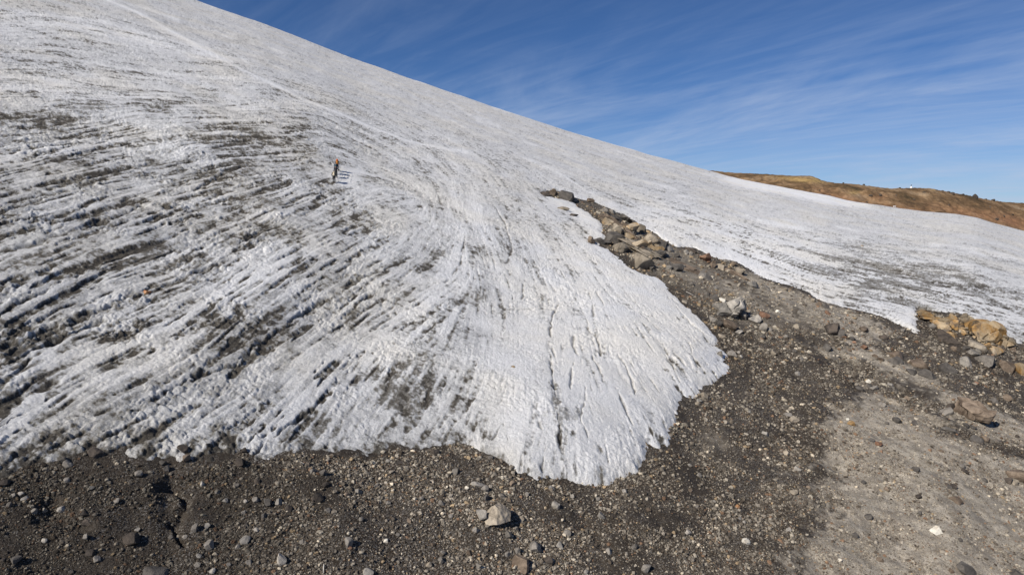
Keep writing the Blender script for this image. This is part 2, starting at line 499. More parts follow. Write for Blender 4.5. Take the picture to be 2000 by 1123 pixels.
def ice_fields(u, q, fine=True):
    """everything about the ice surface at the given places"""
    y = y_of_q(q)
    x = u * y
    v = S(u) + C0 - q
    px, py = uv2pix(u, v)
    px = px.astype(np.float32)
    py = py.astype(np.float32)
    j, i = ji_of(u, q)
    sd = bil(SDG, j, i)
    xs, ys = x.astype(np.float32), y.astype(np.float32)
    s3, s4 = bil(LIC_C[0], j, i), bil(LIC_C[1], j, i)
    if fine:
        jf, if_ = j.astype(np.float32), i.astype(np.float32)
        s1 = lic(jf, if_, 0.24, 7, 3, 14)
        s2 = lic(jf, if_, 0.60, 8, 4, 13)
    else:
        s1 = s2 = np.zeros(px.shape, np.float32)
    foot = y / 700.0
    footv = 1.0 / (700.0 * np.maximum(H / y ** 2 - K, 2e-5))
    fm = np.sqrt(foot * np.minimum(footv, 60.0))
    w1 = np.clip(0.32 / fm / 1.6, 0, 1) ** 1.0
    w2 = np.clip(0.85 / fm / 1.6, 0, 1) ** 1.0
    w3 = np.clip(2.2 / fm / 1.6, 0, 1)
    w4 = np.clip(5.5 / fm / 1.6, 0, 1)
    left = sstep(px, 900, 560) * sstep(py, 180, 300)
    right = sstep(px, 1150, 1350) * sstep(py - (px - 1200) * 0.30, 330, 400) * (sd > 0)
    lobe = sstep(px, 880, 1040) * sstep(py, 380, 520) * (1 - sstep(px - (py - 500) * 1.05, 1150, 1350) * 0)
    # regional strength of the furrows
    A = 0.10 + 0.36 * left + 0.16 * right
    A = A * (0.35 + 1.1 * fbm(xs / 9, ys / 9, 2, 31))
    calm = 1 - 0.7 * np.clip(blobs(px, py, [(740, 330, 170, 90, -20, 1.), (1000, 400, 140, 70, -50, .7), (500, 150, 420, 90, -24, .8), (330, 650, 90, 50, 30, .8), (300, 830, 160, 50, 20, .7)]), 0, 1)
    A = A * calm
    clean = np.clip(blobs(px, py, CLEAN), 0, 1)
    clean = clean * sstep(fbm(xs / 1.5, ys / 1.5, 3, 41) + 0.5 * clean, 0.45, 0.75)
    st = (1.0 * s1 * w1 + 0.65 * s2 * w2 + 0.30 * s3 * w3 + 0.25 * s4 * w4)
    st = st / 1.25
    gr = sstep(-st, 0.55 - 0.15 * left, 1.7)                 # furrow mask
    rd = sstep(st, 0.2, 1.8)                     # ridge mask
    patchy = sstep(fbm(xs / 3.0, ys / 3.0, 3, 35), 0.34, 0.62)
    ln = (sstep(-s2, 0.85, 1.30) * w2 * 1.0 + sstep(-s1, 1.0, 1.55) * w1 * 0.9 + 0.8 * sstep(-s3, 0.8, 1.7) * w3 * sstep(y, 75, 140)) * (0.25 + patchy)
    ln = np.clip(ln * (0.26 + 0.85 * left + 0.42 * right) * (1 - 0.45 * sstep(y, 110, 200)) * (0.35 + 0.65 * calm) * (0.3 + 1.4 * sstep(fbm(xs / 0.6, ys / 0.6, 2, 37), 0.3, 0.7)), 0, 1.2) * (1 - 0.85 * clean)
    h = -0.11 * ln - 0.24 * gr * A * (1 - 0.8 * clean) + 0.10 * rd * A * (1 - .6 * clean)
    # knobbly melt relief: rounded lumps with sharp creases between them
    b1 = np.abs(2 * fbm(xs / 0.95, ys / 0.95, 1, 51) - 1)
    b2 = np.abs(2 * fbm(xs / 0.50, ys / 0.50, 1, 57) - 1)
    b3 = np.abs(2 * fbm(xs / 0.26, ys / 0.26, 1, 59) - 1)
    clump = sstep(fbm(xs / 3.5, ys / 3.5, 3, 61), 0.44, 0.64) * (0.45 + 0.65 * left + 0.25 * lobe)
    wl = np.clip(0.6 / fm, 0, 1)
    h += (0.25 + clump) * (0.10 * (b1 - 0.3) + 0.12 * (b2 - 0.3)) * wl * (1 - 0.8 * clean)
    h += (0.45 + clump) * 0.09 * (b3 - 0.3) * np.clip(0.26 / fm, 0, 1) * (1 - 0.6 * clean)
    h += 0.03 * (vn(xs / 0.14, ys / 0.14, 77) - 0.5) * np.clip(0.14 / fm, 0, 1)
    h += 0.55 * (fbm(xs / 7.0, ys / 7.0, 3, 71) - 0.5) * np.clip(7 / fm / 2, 0, 1)
    h += 0.9 * (fbm(xs / 22.0, ys / 22.0, 2, 73) - 0.5) * np.clip(22 / fm / 4, 0, 1)
    # dirt
    film = 0.205 + 0.14 * left - 0.19 * lobe * (1 - sstep(px, 1400, 1700)) * sstep(px + 0.3 * (py - 700), 850, 1080) - 0.05 * right
    dz = 0.27 + 0.20 * left - 0.10 * lobe * (1 - sstep(px, 1400, 1700)) + 0.08 * right + 0.75 * blobs(px, py, DIRT)
    n1 = fbm(xs / 4.0, ys / 4.0, 4, 81)
    n2 = fbm(xs / 0.7, ys / 0.7, 4, 85, 0.8)
    tex = 0.5 - 0.13 * s1 * w1 - 0.13 * s2 * w2 - 0.07 * s3 + 1.2 * (n2 - 0.5) + 0.6 * (vn(xs / 0.2, ys / 0.2, 87) - 0.5)
    cover = dz * (0.35 + 1.3 * sstep(n1, 0.30, 0.70))
    dirt = film * (0.35 + 0.6 * n1 + 0.7 * sstep(n2, 0.3, 0.7)) + (0.34 + 0.16 * blobs(px, py, DIRT)) * sstep(tex, 1.0 - 0.70 * cover - 0.10, 1.0 - 0.70 * cover + 0.40)
    dirt = dirt * (1 - 0.75 * rd) + 0.42 * gr * np.clip(A * 1.3, 0, 1) * np.clip(0.35 + dz, 0, 1.0) * sstep(n2, 0.25, 0.65)
    dirt = dirt + 0.60 * ln * (0.3 + 1.3 * sstep(n2, 0.35, 0.65))
    far = sstep(y, 110, 190)
    dirt = film * 0.7 * far + dirt * (1 - 0.50 * far)
    dirt = dirt - 0.10 * sstep(s3 * .7 + s4 * .5, 0.5, 1.6)
    dirt = dirt * (1 - 0.92 * clean)
    # clean, slightly raised trodden line running up the mountain
    if fine:
        m = (px < 960) & (py < 330)
        td = np.full(px.shape, 99.0, np.float32)
        td[m] = line_dist(xs[m], ys[m], TRAIL)
        tw = np.exp(-(td / (0.75 + 0.004 * y)) ** 2) * (0.55 + 0.7 * (n2 - 0.2))
        dirt = dirt * (1 - 0.85 * np.clip(tw, 0, 1)) - 0.10 * tw
        h += 0.10 * tw
        for pts, hw, dep in CRACKS:
            cpx = [p[0] for p in pts]
            cpy = [p[1] for p in pts]
            m = (px > min(cpx) - 25) & (px < max(cpx) + 25) & (py > min(cpy) - 25) & (py < max(cpy) + 25)
            if not m.any():
                continue
            wob = 0.35 * (fbm(xs[m] / 0.9, ys[m] / 0.9, 3, 91) - 0.5)
            d = line_dist(xs[m] + wob, ys[m] - wob, world_line(pts))
            hw_ = hw * (0.05 + 1.5 * sstep(fbm(xs[m] / 1.1, ys[m] / 1.1, 3, 93), 0.30, 0.70))
            g = np.exp(-(d / hw_) ** 2)
            h[m] += -0.55 * dep * g
            dirt[m] = dirt[m] + 0.6 * g * (0.3 + n2[m])
    # ragged rim: dirt creeps on to the thin edge
    rim = np.exp(-np.clip(sd, 0, 99) / 0.9)
    dirt = dirt + 0.32 * rim * sstep(n2, 0.30, 0.65) * (0.4 + 1.4 * sstep(px, 1200, 700))
    return dict(px=px, py=py, x=x, y=y, sd=sd, h=h, dirt=np.clip(dirt, 0, 1).astype(np.float32),
                left=left.astype(np.float32), st=st, clean=clean)


def relief(px, py, q):
    return blobs(px, py, RELIEF) * sstep(q, C0 + 0.004, C0 + 0.05)


def edge_noise(x, y):
    return (fbm(x / 1.6, y / 1.6, 3, 101) - 0.5) * 1.1 + (fbm(x / 0.45, y / 0.45, 3, 105) - 0.5) * 0.55


def ground_h(px, py, x, y, sd):
    """relief of the rubble, fading out where it runs under the ice"""
    fm = y / 700.0
    k = sstep(-sd, -0.3, 3.0)
    g = 1.3 * (fbm(x / 9, y / 9, 3, 111) - 0.5) * k
    g += 0.55 * (fbm(x / 2.6, y / 2.6, 3, 115) - 0.5) * (0.3 + 0.7 * k)
    g += 0.16 * (fbm(x / 0.8, y / 0.8, 3, 119) - 0.45)
    g += 0.05 * (fbm(x / 0.25, y / 0.25, 2, 123) - 0.5) * np.clip(0.3 / fm, 0, 1)
    return g


GUL = [([(1640, 690), (1690, 720), (1740, 752), (1800, 782), (1850, 812)], 0.7, 0.5),
       ([(1590, 670), (1660, 735), (1720, 770), (1790, 805), (1870, 850), (2020, 900)], 0.5, 0.35),
       ([(120, 965), (128, 985), (140, 1003), (152, 1010)], 0.5, 0.5),
       ([(348, 940), (352, 980), (350, 1015), (356, 1050)], 0.35, 0.5),
       ([(1060, 945), (1085, 965), (1110, 985), (1150, 1030), (1190, 1090)], 0.3, 0.2)]
LIGHT = [[(1575, 1300), (1565, 1123), (1590, 1060), (1600, 990), (1590, 930), (1625, 880), (1605, 830), (1640, 790), (1700, 760), (1760, 790), (1850, 850),
          (1930, 890), (2060, 930), (2500, 1100), (2500, 1500)],
         [(1600, 690), (1660, 672), (1760, 700), (1850, 760), (1960, 810), (2060, 860), (2060, 890), (1900, 840), (1800, 780), (1700, 720)],
         [(1380, 540), (1450, 530), (1560, 570), (1700, 625), (1760, 650), (1700, 665), (1600, 640), (1520, 620), (1440, 575)]]
light_sd = [poly_sdf(XG, YG, [tuple(float(c) for c in pix2world(a, b)[:2]) for a, b in L]) for L in LIGHT]
LIGHTG = np.maximum.reduce([-s for s in light_sd]).astype(np.float32)     # positive inside
WET_SHADE = [(1340, 600, 60, 16, -42, 1.0), (1420, 680, 60, 34, -50, .9), (1500, 720, 60, 30, -20, .5), (1390, 860, 60, 80, 30, .45), (1560, 620, 40, 12, -35, .8), (1500, 590, 40, 10, -35, .8), (1440, 550, 60, 9, -38, .8),
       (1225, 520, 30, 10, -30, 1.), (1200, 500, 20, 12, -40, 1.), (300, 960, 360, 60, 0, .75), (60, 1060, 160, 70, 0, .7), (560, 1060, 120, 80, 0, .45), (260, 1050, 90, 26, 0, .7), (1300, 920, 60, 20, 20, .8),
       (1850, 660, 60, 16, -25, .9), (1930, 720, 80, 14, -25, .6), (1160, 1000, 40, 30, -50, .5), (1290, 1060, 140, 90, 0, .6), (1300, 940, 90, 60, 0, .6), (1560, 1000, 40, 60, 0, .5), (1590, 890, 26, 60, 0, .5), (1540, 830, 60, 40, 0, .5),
       (1660, 702, 24, 7, -20, 1.3), (1703, 722, 24, 9, -25, 1.3), (1738, 744, 22, 10, -25, 1.3), (1783, 757, 24, 9, -25, 1.3), (1818, 769, 18, 10, -25, 1.3), (1880, 845, 60, 6, -25, 1.0), (1960, 880, 60, 5, -22, 1.0),  # dark patches along the gully: shadows and holes painted into the ground colour
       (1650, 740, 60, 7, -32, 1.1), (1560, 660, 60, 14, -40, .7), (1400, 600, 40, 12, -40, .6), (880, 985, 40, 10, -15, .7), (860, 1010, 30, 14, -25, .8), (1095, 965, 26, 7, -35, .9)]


def ground_fields(u, q):
    y = y_of_q(q)
    x = u * y
    v = S(u) + C0 - q
    px, py = uv2pix(u, v)
    px = px.astype(np.float32)
    py = py.astype(np.float32)
    j, i = ji_of(u, q)
    sd = bil(SDG, j, i)
    xs, ys = x.astype(np.float32), y.astype(np.float32)
    h = ground_h(px, py, xs, ys, sd)
    for pts, hw, dep in GUL:
        cpx = [p[0] for p in pts]
        cpy = [p[1] for p in pts]
        m = (px > min(cpx) - 60) & (px < max(cpx) + 60) & (py > min(cpy) - 40) & (py < max(cpy) + 40)
        if m.any():
            wb = 2.2 * (fbm(xs[m] / 2.0, ys[m] / 2.0, 3, 133) - 0.5)
            d = line_dist(xs[m] + wb, ys[m] + wb, world_line(pts))
            h[m] -= dep * np.exp(-(d / (hw * (0.5 + fbm(xs[m] / 2, ys[m] / 2, 2, 131)))) ** 2)
    n_spine = fbm(xs / 1.5, ys / 1.5, 3, 147)
    lz = bil(LIGHTG, j, i) + 7.5 * (fbm(xs / 3.5, ys / 3.5, 5, 141, 0.62) - 0.5)
    lz = lz + 4.0 * (fbm(xs / 0.6, ys / 0.6, 3, 149, 0.7) - 0.5)
    light = sstep(lz, -0.8, 0.8)
    light = np.maximum(light, 0.55 * np.clip(blobs(px, py, [(1250, 470, 90, 26, -32, 1.2), (1340, 530, 110, 34, -32, 1.), (1470, 590, 120, 30, -28, 1.), (1390, 860, 30, 30, 0, .9)]), 0, 1) * (0.5 + n_spine))
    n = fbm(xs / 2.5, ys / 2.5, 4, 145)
    wet_shade = np.clip(blobs(px, py, WET_SHADE), 0, 1.3) * (0.35 + 1.3 * n)
    wet_shade = np.maximum(wet_shade, 0.85 * np.exp(-np.clip(-sd, 0, 99) / 0.8) * sstep(n, 0.3, 0.6))
    wet_shade = wet_shade * (0.3 + 1.4 * sstep(fbm(xs / 0.6, ys / 0.6, 3, 151, 0.7), 0.35, 0.62))
    wet_shade = np.clip(wet_shade + 0.5 * sstep(n, 0.52, 0.75) * (1 - light), 0, 1)
    return dict(px=px, py=py, x=x, y=y, sd=sd, h=h, light=light.astype(np.float32), wet_shade=wet_shade.astype(np.float32))


# ------------------------------------------------------------------ materials
def new_mat(name):
    m = bpy.data.materials.new(name)
    m.use_nodes = True
    return m, NT(m.node_tree)


def finish(N, color, rough, bump=None, spec=0.25, metallic=0.0):
    bs = N.n('ShaderNodeBsdfPrincipled')
    for k, v in (('Base Color', color), ('Roughness', rough)):
        if isinstance(v, bpy.types.NodeSocket):
            N.link(v, bs.inputs[k])
        else:
            bs.inputs[k].default_value = v if k == 'Roughness' else (*v, 1.0)
    bs.inputs['Specular IOR Level'].default_value = spec
    bs.inputs['Metallic'].default_value = metallic
    if bump is not None:
        for hgt, strength, dist in bump:
            b = N.n('ShaderNodeBump', inp={'Height': hgt, 'Strength': strength, 'Distance': dist})
            if bs.inputs['Normal'].is_linked:
                N.link(bs.inputs['Normal'].links[0].from_socket, b.inputs['Normal'])
            N.link(b.outputs[0], bs.inputs['Normal'])
    out = N.n('ShaderNodeOutputMaterial')
    N.link(bs.outputs[0], out.inputs[0])


def mat_ice():
    m, N = new_mat("glacier_ice")
    pos = N.n('ShaderNodeNewGeometry').outputs['Position']
    d = N.n('ShaderNodeAttribute', attribute_name='dirt').outputs['Fac']
    n1 = N.n('ShaderNodeTexNoise', inp={'Vector': pos, 'Scale': 3.6, 'Detail': 8.0, 'Roughness': 0.8}).outputs[0]
    n2 = N.n('ShaderNodeTexNoise', inp={'Vector': pos, 'Scale': 9.0, 'Detail': 6.0, 'Roughness': 0.8}).outputs[0]
    nb = N.n('ShaderNodeTexNoise', inp={'Vector': pos, 'Scale': 0.09, 'Detail': 3.0}).outputs[0]
    g = N.math('ADD', N.math('MULTIPLY', N.math('SUBTRACT', n1, 0.5), 0.9), N.math('MULTIPLY', N.math('SUBTRACT', n2, 0.5), 1.3))
    dd = N.math('ADD', d, N.math('MULTIPLY', g, N.math('ADD', 0.35, N.math('MULTIPLY', d, 0.9))), clamp=True)
    ice = N.ramp(dd, [(0.0, (0.885, 0.870, 0.85)), (0.16, (0.75, 0.736, 0.715)), (0.38, (0.48, 0.472, 0.46)), (0.62, (0.27, 0.254, 0.226)),
                      (0.85, (0.125, 0.11, 0.09)), (1.0, (0.07, 0.06, 0.048))])
    warm = N.mix(N.step(nb, 0.4, 0.65), (0.985, 1.0, 1.02), (1.01, 1.0, 0.965))
    col = N.mix(1.0, ice, warm, 'MULTIPLY')
    finish(N, col, 0.75, [(n2, 1.0, 0.09), (n1, 0.9, 0.22)], 0.3)
    return m


def mat_ground():
    m, N = new_mat("moraine_rubble")
    pos = N.n('ShaderNodeNewGeometry').outputs['Position']
    light = N.n('ShaderNodeAttribute', attribute_name='light').outputs['Fac']
    wet_shade = N.n('ShaderNodeAttribute', attribute_name='wet_shade').outputs['Fac']
    n1 = N.n('ShaderNodeTexNoise', inp={'Vector': pos, 'Scale': 0.9, 'Detail': 7.0, 'Roughness': 0.65}).outputs[0]
    n2 = N.n('ShaderNodeTexNoise', inp={'Vector': pos, 'Scale': 9.0, 'Detail': 5.0, 'Roughness': 0.7}).outputs[0]
    nh = N.n('ShaderNodeTexNoise', inp={'Vector': pos, 'Scale': 0.23, 'Detail': 3.0}).outputs[0]
    v1 = N.n('ShaderNodeTexVoronoi', feature='F1', inp={'Vector': pos, 'Scale': 8.0, 'Randomness': 1.0})
    v2 = N.n('ShaderNodeTexVoronoi', feature='F1', inp={'Vector': pos, 'Scale': 16.0, 'Randomness': 1.0})
    base = N.mix(light, (0.036, 0.026, 0.017), (0.41, 0.368, 0.30))
    base = N.mix(N.math('MULTIPLY', N.step(nh, 0.42, 0.62), 0.5), base, N.mix(light, (0.075, 0.058, 0.040), (0.48, 0.425, 0.345)))
    base = N.mix(N.step(n1, 0.38, 0.68), N.mix(1.0, base, (0.62, 0.60, 0.58), 'MULTIPLY'), N.mix(1.0, base, (1.25, 1.23, 1.2), 'MULTIPLY'))
    # pebbles as colour cells
    c1 = N.n('ShaderNodeSeparateColor', inp={0: v1.outputs['Color']})
    peb = N.ramp(c1.outputs[0], [(0.0, (0.07, 0.065, 0.06)), (0.4, (0.16, 0.15, 0.14)), (0.75, (0.28, 0.26, 0.235)), (0.92, (0.46, 0.43, 0.38)), (1.0, (0.30, 0.19, 0.13))])
    pm = N.math('MULTIPLY', N.step(N.math('SUBTRACT', 0.62, v1.outputs['Distance']), 0.1, 0.3), N.step(c1.outputs[1], 0.45, 0.6))
    col = N.mix(N.math('MULTIPLY', pm, N.math('SUBTRACT', 0.55, N.math('MULTIPLY', light, 0.15))), base, peb)
    c2 = N.n('ShaderNodeSeparateColor', inp={0: v2.outputs['Color']})
    peb2 = N.ramp(c2.outputs[0], [(0.0, (0.05, 0.046, 0.04)), (0.5, (0.17, 0.155, 0.14)), (0.9, (0.33, 0.31, 0.28)), (1.0, (0.6, 0.57, 0.5))])
    pm2 = N.step(c2.outputs[1], 0.55, 0.6)
    col = N.mix(N.math('MULTIPLY', pm2, N.math('SUBTRACT', 0.45, N.math('MULTIPLY', light, 0.05))), col, peb2)
    wf = N.math('MULTIPLY', wet_shade, N.math('ADD', 0.45, n1), clamp=True)
    col = N.mix(N.math('MULTIPLY', wf, 0.85), col, (0.038, 0.029, 0.020))  # one dark tint for damp soil and the painted gully shadows
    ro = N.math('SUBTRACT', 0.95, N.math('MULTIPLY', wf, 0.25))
    hgt = N.math('ADD', N.math('MULTIPLY', v1.outputs['Distance'], -0.6), n2)
    finish(N, col, ro, [(n2, 0.7, 0.05), (hgt, 0.7, 0.07)], 0.3)
    return m


def mat_rock(name, a, b, c=None, scale=1.2, cfac=0.5):
    m, N = new_mat(name)
    pos = N.n('ShaderNodeTexCoord').outputs['Object']
    gp = N.n('ShaderNodeNewGeometry')
    oi = N.n('ShaderNodeObjectInfo')
    off = N.vmath('ADD', gp.outputs['Position'], N.vmath('SCALE', oi.outputs['Location']).outputs[0]).outputs[0]
    n1 = N.n('ShaderNodeTexNoise', inp={'Vector': off, 'Scale': scale, 'Detail': 6.0, 'Roughness': 0.62, 'Distortion': 0.4}).outputs[0]
    n2 = N.n('ShaderNodeTexNoise', inp={'Vector': off, 'Scale': scale * 7, 'Detail': 5.0, 'Roughness': 0.7}).outputs[0]
    col = N.mix(N.step(n1, 0.36, 0.64), a, b)
    if c is not None:
        n3 = N.n('ShaderNodeTexNoise', inp={'Vector': off, 'Scale': scale * 0.8, 'Detail': 5.0, 'Roughness': 0.7, 'Distortion': 1.0}).outputs[0]
        col = N.mix(N.math('MULTIPLY', N.step(n3, 0.5, 0.62), cfac), col, c)
    var = N.math('ADD', 0.78, N.math('MULTIPLY', oi.outputs['Random'], 0.44))
    vc = N.n('ShaderNodeCombineColor', inp={0: var, 1: var, 2: var}).outputs[0]
    col = N.mix(1.0, col, vc, 'MULTIPLY')
    cella = N.n('ShaderNodeAttribute', attribute_name='cell').outputs['Fac']
    k = N.math('MULTIPLY', N.math('ADD', 0.35, N.math('MULTIPLY', n2, 1.3)), N.math('ADD', 0.55, N.math('MULTIPLY', cella, 0.9)))
    kc = N.n('ShaderNodeCombineColor', inp={0: k, 1: k, 2: k}).outputs[0]
    col = N.mix(1.0, col, kc, 'MULTIPLY')
    finish(N, col, 0.9, [(n1, 0.6, 0.25), (n2, 0.6, 0.06)], 0.25)
    return m


MAT = {
    'grey': mat_rock("grey_rock", (0.145, 0.13, 0.112), (0.25, 0.226, 0.195)),
    'dgrey': mat_rock("dark_grey_rock", (0.070, 0.063, 0.056), (0.13, 0.117, 0.102)),
    'dark': mat_rock("dark_brown_rock", (0.045, 0.038, 0.033), (0.105, 0.085, 0.068)),
    'brown': mat_rock("brown_rock", (0.105, 0.078, 0.056), (0.20, 0.155, 0.115)),
    'tan': mat_rock("tan_rock", (0.22, 0.185, 0.14), (0.38, 0.325, 0.25), (0.13, 0.11, 0.09), 0.9),
    'ochre': mat_rock("ochre_rock", (0.25, 0.185, 0.11), (0.36, 0.30, 0.22), (0.36, 0.21, 0.07), 0.45, 0.8),
    'gold': mat_rock("golden_rock", (0.25, 0.14, 0.045), (0.31, 0.245, 0.16), (0.085, 0.07, 0.055), 0.45, 0.9),
    'pale': mat_rock("pale_rock", (0.21, 0.195, 0.172), (0.38, 0.345, 0.295), (0.16, 0.15, 0.14), 0.8, 0.8),
    'cream': mat_rock("cream_rock", (0.55, 0.49, 0.40), (0.72, 0.68, 0.58)),
    'red': mat_rock("reddish_rock", (0.16, 0.088, 0.055), (0.27, 0.165, 0.11)),
    'orange': mat_rock("orange_rock", (0.34, 0.14, 0.05), (0.42, 0.23, 0.11), (0.5, 0.42, 0.34), 3.0, 0.6),
}
M_ICE = mat_ice()
M_GROUND = mat_ground()


def tag(o, label=None, cat=None, group=None, kind=None):
    if label: o['label'] = label
    if cat: o['category'] = cat
    if group: o['group'] = group
    if kind: o['kind'] = kind
    return o


def grid_object(name, mat, V3, mask, shape, attrs, kind='structure', smooth=True):
    """V3 are the vertices where mask (ni x nj) is true, in raster order"""
    ni, nj = shape
    idx = np.full(ni * nj, -1, np.int64)
    idx[mask.ravel()] = np.arange(mask.sum())
    idx = idx.reshape(ni, nj)
    a, b, c, d = idx[:-1, :-1], idx[:-1, 1:], idx[1:, 1:], idx[1:, :-1]
    ok = (a >= 0) & (b >= 0) & (c >= 0) & (d >= 0)
    f = np.stack([d[ok], c[ok], b[ok], a[ok]], 1).astype(np.int32)
    me = bpy.data.meshes.new(name)
    me.vertices.add(len(V3))
    me.vertices.foreach_set('co', np.ascontiguousarray(V3, np.float32).ravel())
    me.loops.add(f.size)
    me.loops.foreach_set('vertex_index', f.ravel())
    me.polygons.add(len(f))
    me.polygons.foreach_set('loop_start', np.arange(0, f.size, 4, dtype=np.int32))
    me.polygons.foreach_set('use_smooth', np.full(len(f), smooth))
    me.update(calc_edges=True)
    for k, arr in attrs.items():
        at = me.attributes.new(k, 'FLOAT', 'POINT')
        at.data.foreach_set('value', np.ascontiguousarray(arr, np.float32))
    me.materials.append(mat)
    o = bpy.data.objects.new(name, me)
    COL.objects.link(o)
    tag(o, kind=kind)
    return o


# ------------------------------------------------------------------ the ice and the rubble ground
def make_grid(px_step, q_end, u_end):
    nj = int(2 * u_end * F / px_step) + 1
    u = np.linspace(-u_end, u_end, nj)
    ni = int((q_end - C0) * F / px_step) + 1
    q = np.linspace(C0, q_end, ni)
    return np.meshgrid(u, q)


def window(UGr, QGr, m):
    px, py = uv2pix(UGr, S(UGr) + C0 - QGr)
    return (px > -180 - m) & (px < 2180 + m) & (py > -60 - m) & (py < 1170 + m)


def final_xyz(f, r, zoff):
    z = zbase(f['x'] / f['y'], f['y'])
    k = 1 - r
    return np.stack([f['x'] * k, f['y'] * k, z * k + zoff], 1)


def ice_z(f):
    lobe = np.exp(-(((f['px'] - 1160) / 260) ** 2 + ((f['py'] - 800) / 190) ** 2) ** 1.5)
    sd = f['sd'] + 0.38 + 0.2 * lobe + edge_noise(f['x'], f['y']) * np.clip(f['y'] / 60, 0.8, 1.3)
    thick = np.where(sd > 0, (0.62 + 0.25 * lobe) * (1 - np.exp(-np.clip(sd, 0, 50) / (0.35 + 0.25 * lobe))) + (0.5 + 0.8 * lobe) * (1 - np.exp(-np.clip(sd, 0, 50) / 5.0)), sd * 1.6)
    lip = np.clip(sd / 1.2, 0, 1)
    return thick + f['h'] * (0.45 + 0.55 * lip) - 0.62, sd


# ice, fine
Ug, Qg = make_grid(1.4, 1.36, 0.92)
jj_, ii_ = ji_of(Ug, Qg)
m = window(Ug, Qg, 0) & (bil(SDG, jj_, ii_) > -2.2)
fi_ = ice_fields(Ug[m], Qg[m])
hz, sde = ice_z(fi_)
r_ = relief(fi_['px'], fi_['py'], Qg[m])
Vice = final_xyz(fi_, r_, hz)
keep = sde > -1.1
mm = m.copy()
mm[m] = keep
glacier = grid_object('glacier', M_ICE, Vice[keep], mm, m.shape, {'dirt': fi_['dirt'][keep]})
ICE_SURF = (Ug, m, Vice)


def surf_lookup(Ugr, Qgr, mask, V):
    """height look-up table (z of the built sheet at a grid node)"""
    Z = np.full(Ugr.shape, np.nan, np.float32)
    Z[mask] = V[:, 2]
    X = np.full(Ugr.shape, np.nan, np.float32)
    X[mask] = V[:, 0]
    Y = np.full(Ugr.shape, np.nan, np.float32)
    Y[mask] = V[:, 1]
    return dict(X=X, Y=Y, Z=Z, u0=Ugr[0, 0], du=Ugr[0, 1] - Ugr[0, 0], q0=Qgr[0, 0], dq=Qgr[1, 0] - Qgr[0, 0], n=Ugr.shape)


L_ICE = surf_lookup(Ug, Qg, m, Vice)

# far side of the mountain behind the skyline and the ice outside the frame, coarser
u_c = np.linspace(-2.2, 2.0, 420)
q_c = np.concatenate([-np.linspace(0.30, C0 + 0.0005, 24), np.linspace(C0, 2.2, 200)])
UC, QC = np.meshgrid(u_c, np.abs(q_c))
YC = y_of_q(QC)
back = np.zeros(UC.shape, bool)
back[:24] = True
QQ = np.abs(UC * 0 + np.abs(q_c)[:, None])
YC = np.where(back, (QQ + np.sqrt(QQ ** 2 - C0 ** 2)) / (2 * K), YC)
pxc, pyc = uv2pix(UC, S(UC) + C0 - QC)
XC = UC * YC
sdc = poly_sdf(XC, YC, POLY)
out_win = back | (pxc < -170) | (pxc > 2170) | (pyc > 1160) | (pyc < -50)
zc = zbase(UC, YC) + 0.6 * (fbm(XC / 6, YC / 6, 3, 71) - .5) + np.where(back, 0.0, 0.30)
rr = np.where(back, 0, relief(pxc, pyc, QC))
m = out_win & (sdc > -1.0)
m[23:25] = True
m[23:25] &= (sdc[23:25] > 0)
V = np.stack([XC * (1 - rr), YC * (1 - rr), zc * (1 - rr)], -1)[m]
dc = 0.25 + 0.5 * (fbm(XC / 5, YC / 5, 4, 81) - 0.5)
grid_object('outer_glacier', M_ICE, V, m, UC.shape, {'dirt': dc[m]})
m = out_win & (sdc < 2.0) & ~back
V = np.stack([XC * (1 - rr), YC * (1 - rr), (zc - 0.35 + 0.5 * (fbm(XC / 2.6, YC / 2.6, 3, 115) - .5)) * (1 - rr)], -1)[m]
lc = sstep(pxc, 1500, 1650)
grid_object('outer_moraine', M_GROUND, V, m, UC.shape, {'light': lc[m], 'wet_shade': (0.4 * (1 - lc))[m]})

# rubble ground, fine
Ug2, Qg2 = make_grid(2.0, 1.36, 0.92)
jj_, ii_ = ji_of(Ug2, Qg2)
m = window(Ug2, Qg2, 0) & (bil(SDG, jj_, ii_) < 2.0)
fg = ground_fields(Ug2[m], Qg2[m])
rg = relief(fg['px'], fg['py'], Qg2[m])
Vg = final_xyz(fg, rg, fg['h'] - 0.10 * sstep(fg['sd'], 0.2, 1.5))
grid_object('moraine_ground', M_GROUND, Vg, m, m.shape, {'light': fg['light'], 'wet_shade': fg['wet_shade']})
L_GR = surf_lookup(Ug2, Qg2, m, Vg)
LT = np.zeros(Ug2.shape, np.float32)
LT[m] = fg['light']
WT = np.zeros(Ug2.shape, np.float32)
WT[m] = fg['wet_shade']


def surf(px, py, which=None):
    """top of the built surface where the photograph ray (px, py) meets it; px, py arrays"""
    px = np.atleast_1d(np.asarray(px, float))
    py = np.atleast_1d(np.asarray(py, float))
    qx, qy = px.copy(), py.copy()
    for _ in range(4):
        P = surf_once(qx, qy, which)
        ax, ay = uv2pix(P[:, 0] / P[:, 1], P[:, 2] / P[:, 1])
        qx = qx + 0.8 * np.clip(px - ax, -12, 12)
        qy = qy + 0.8 * np.clip(py - ay, -12, 12)
    return surf_once(qx, qy, which)


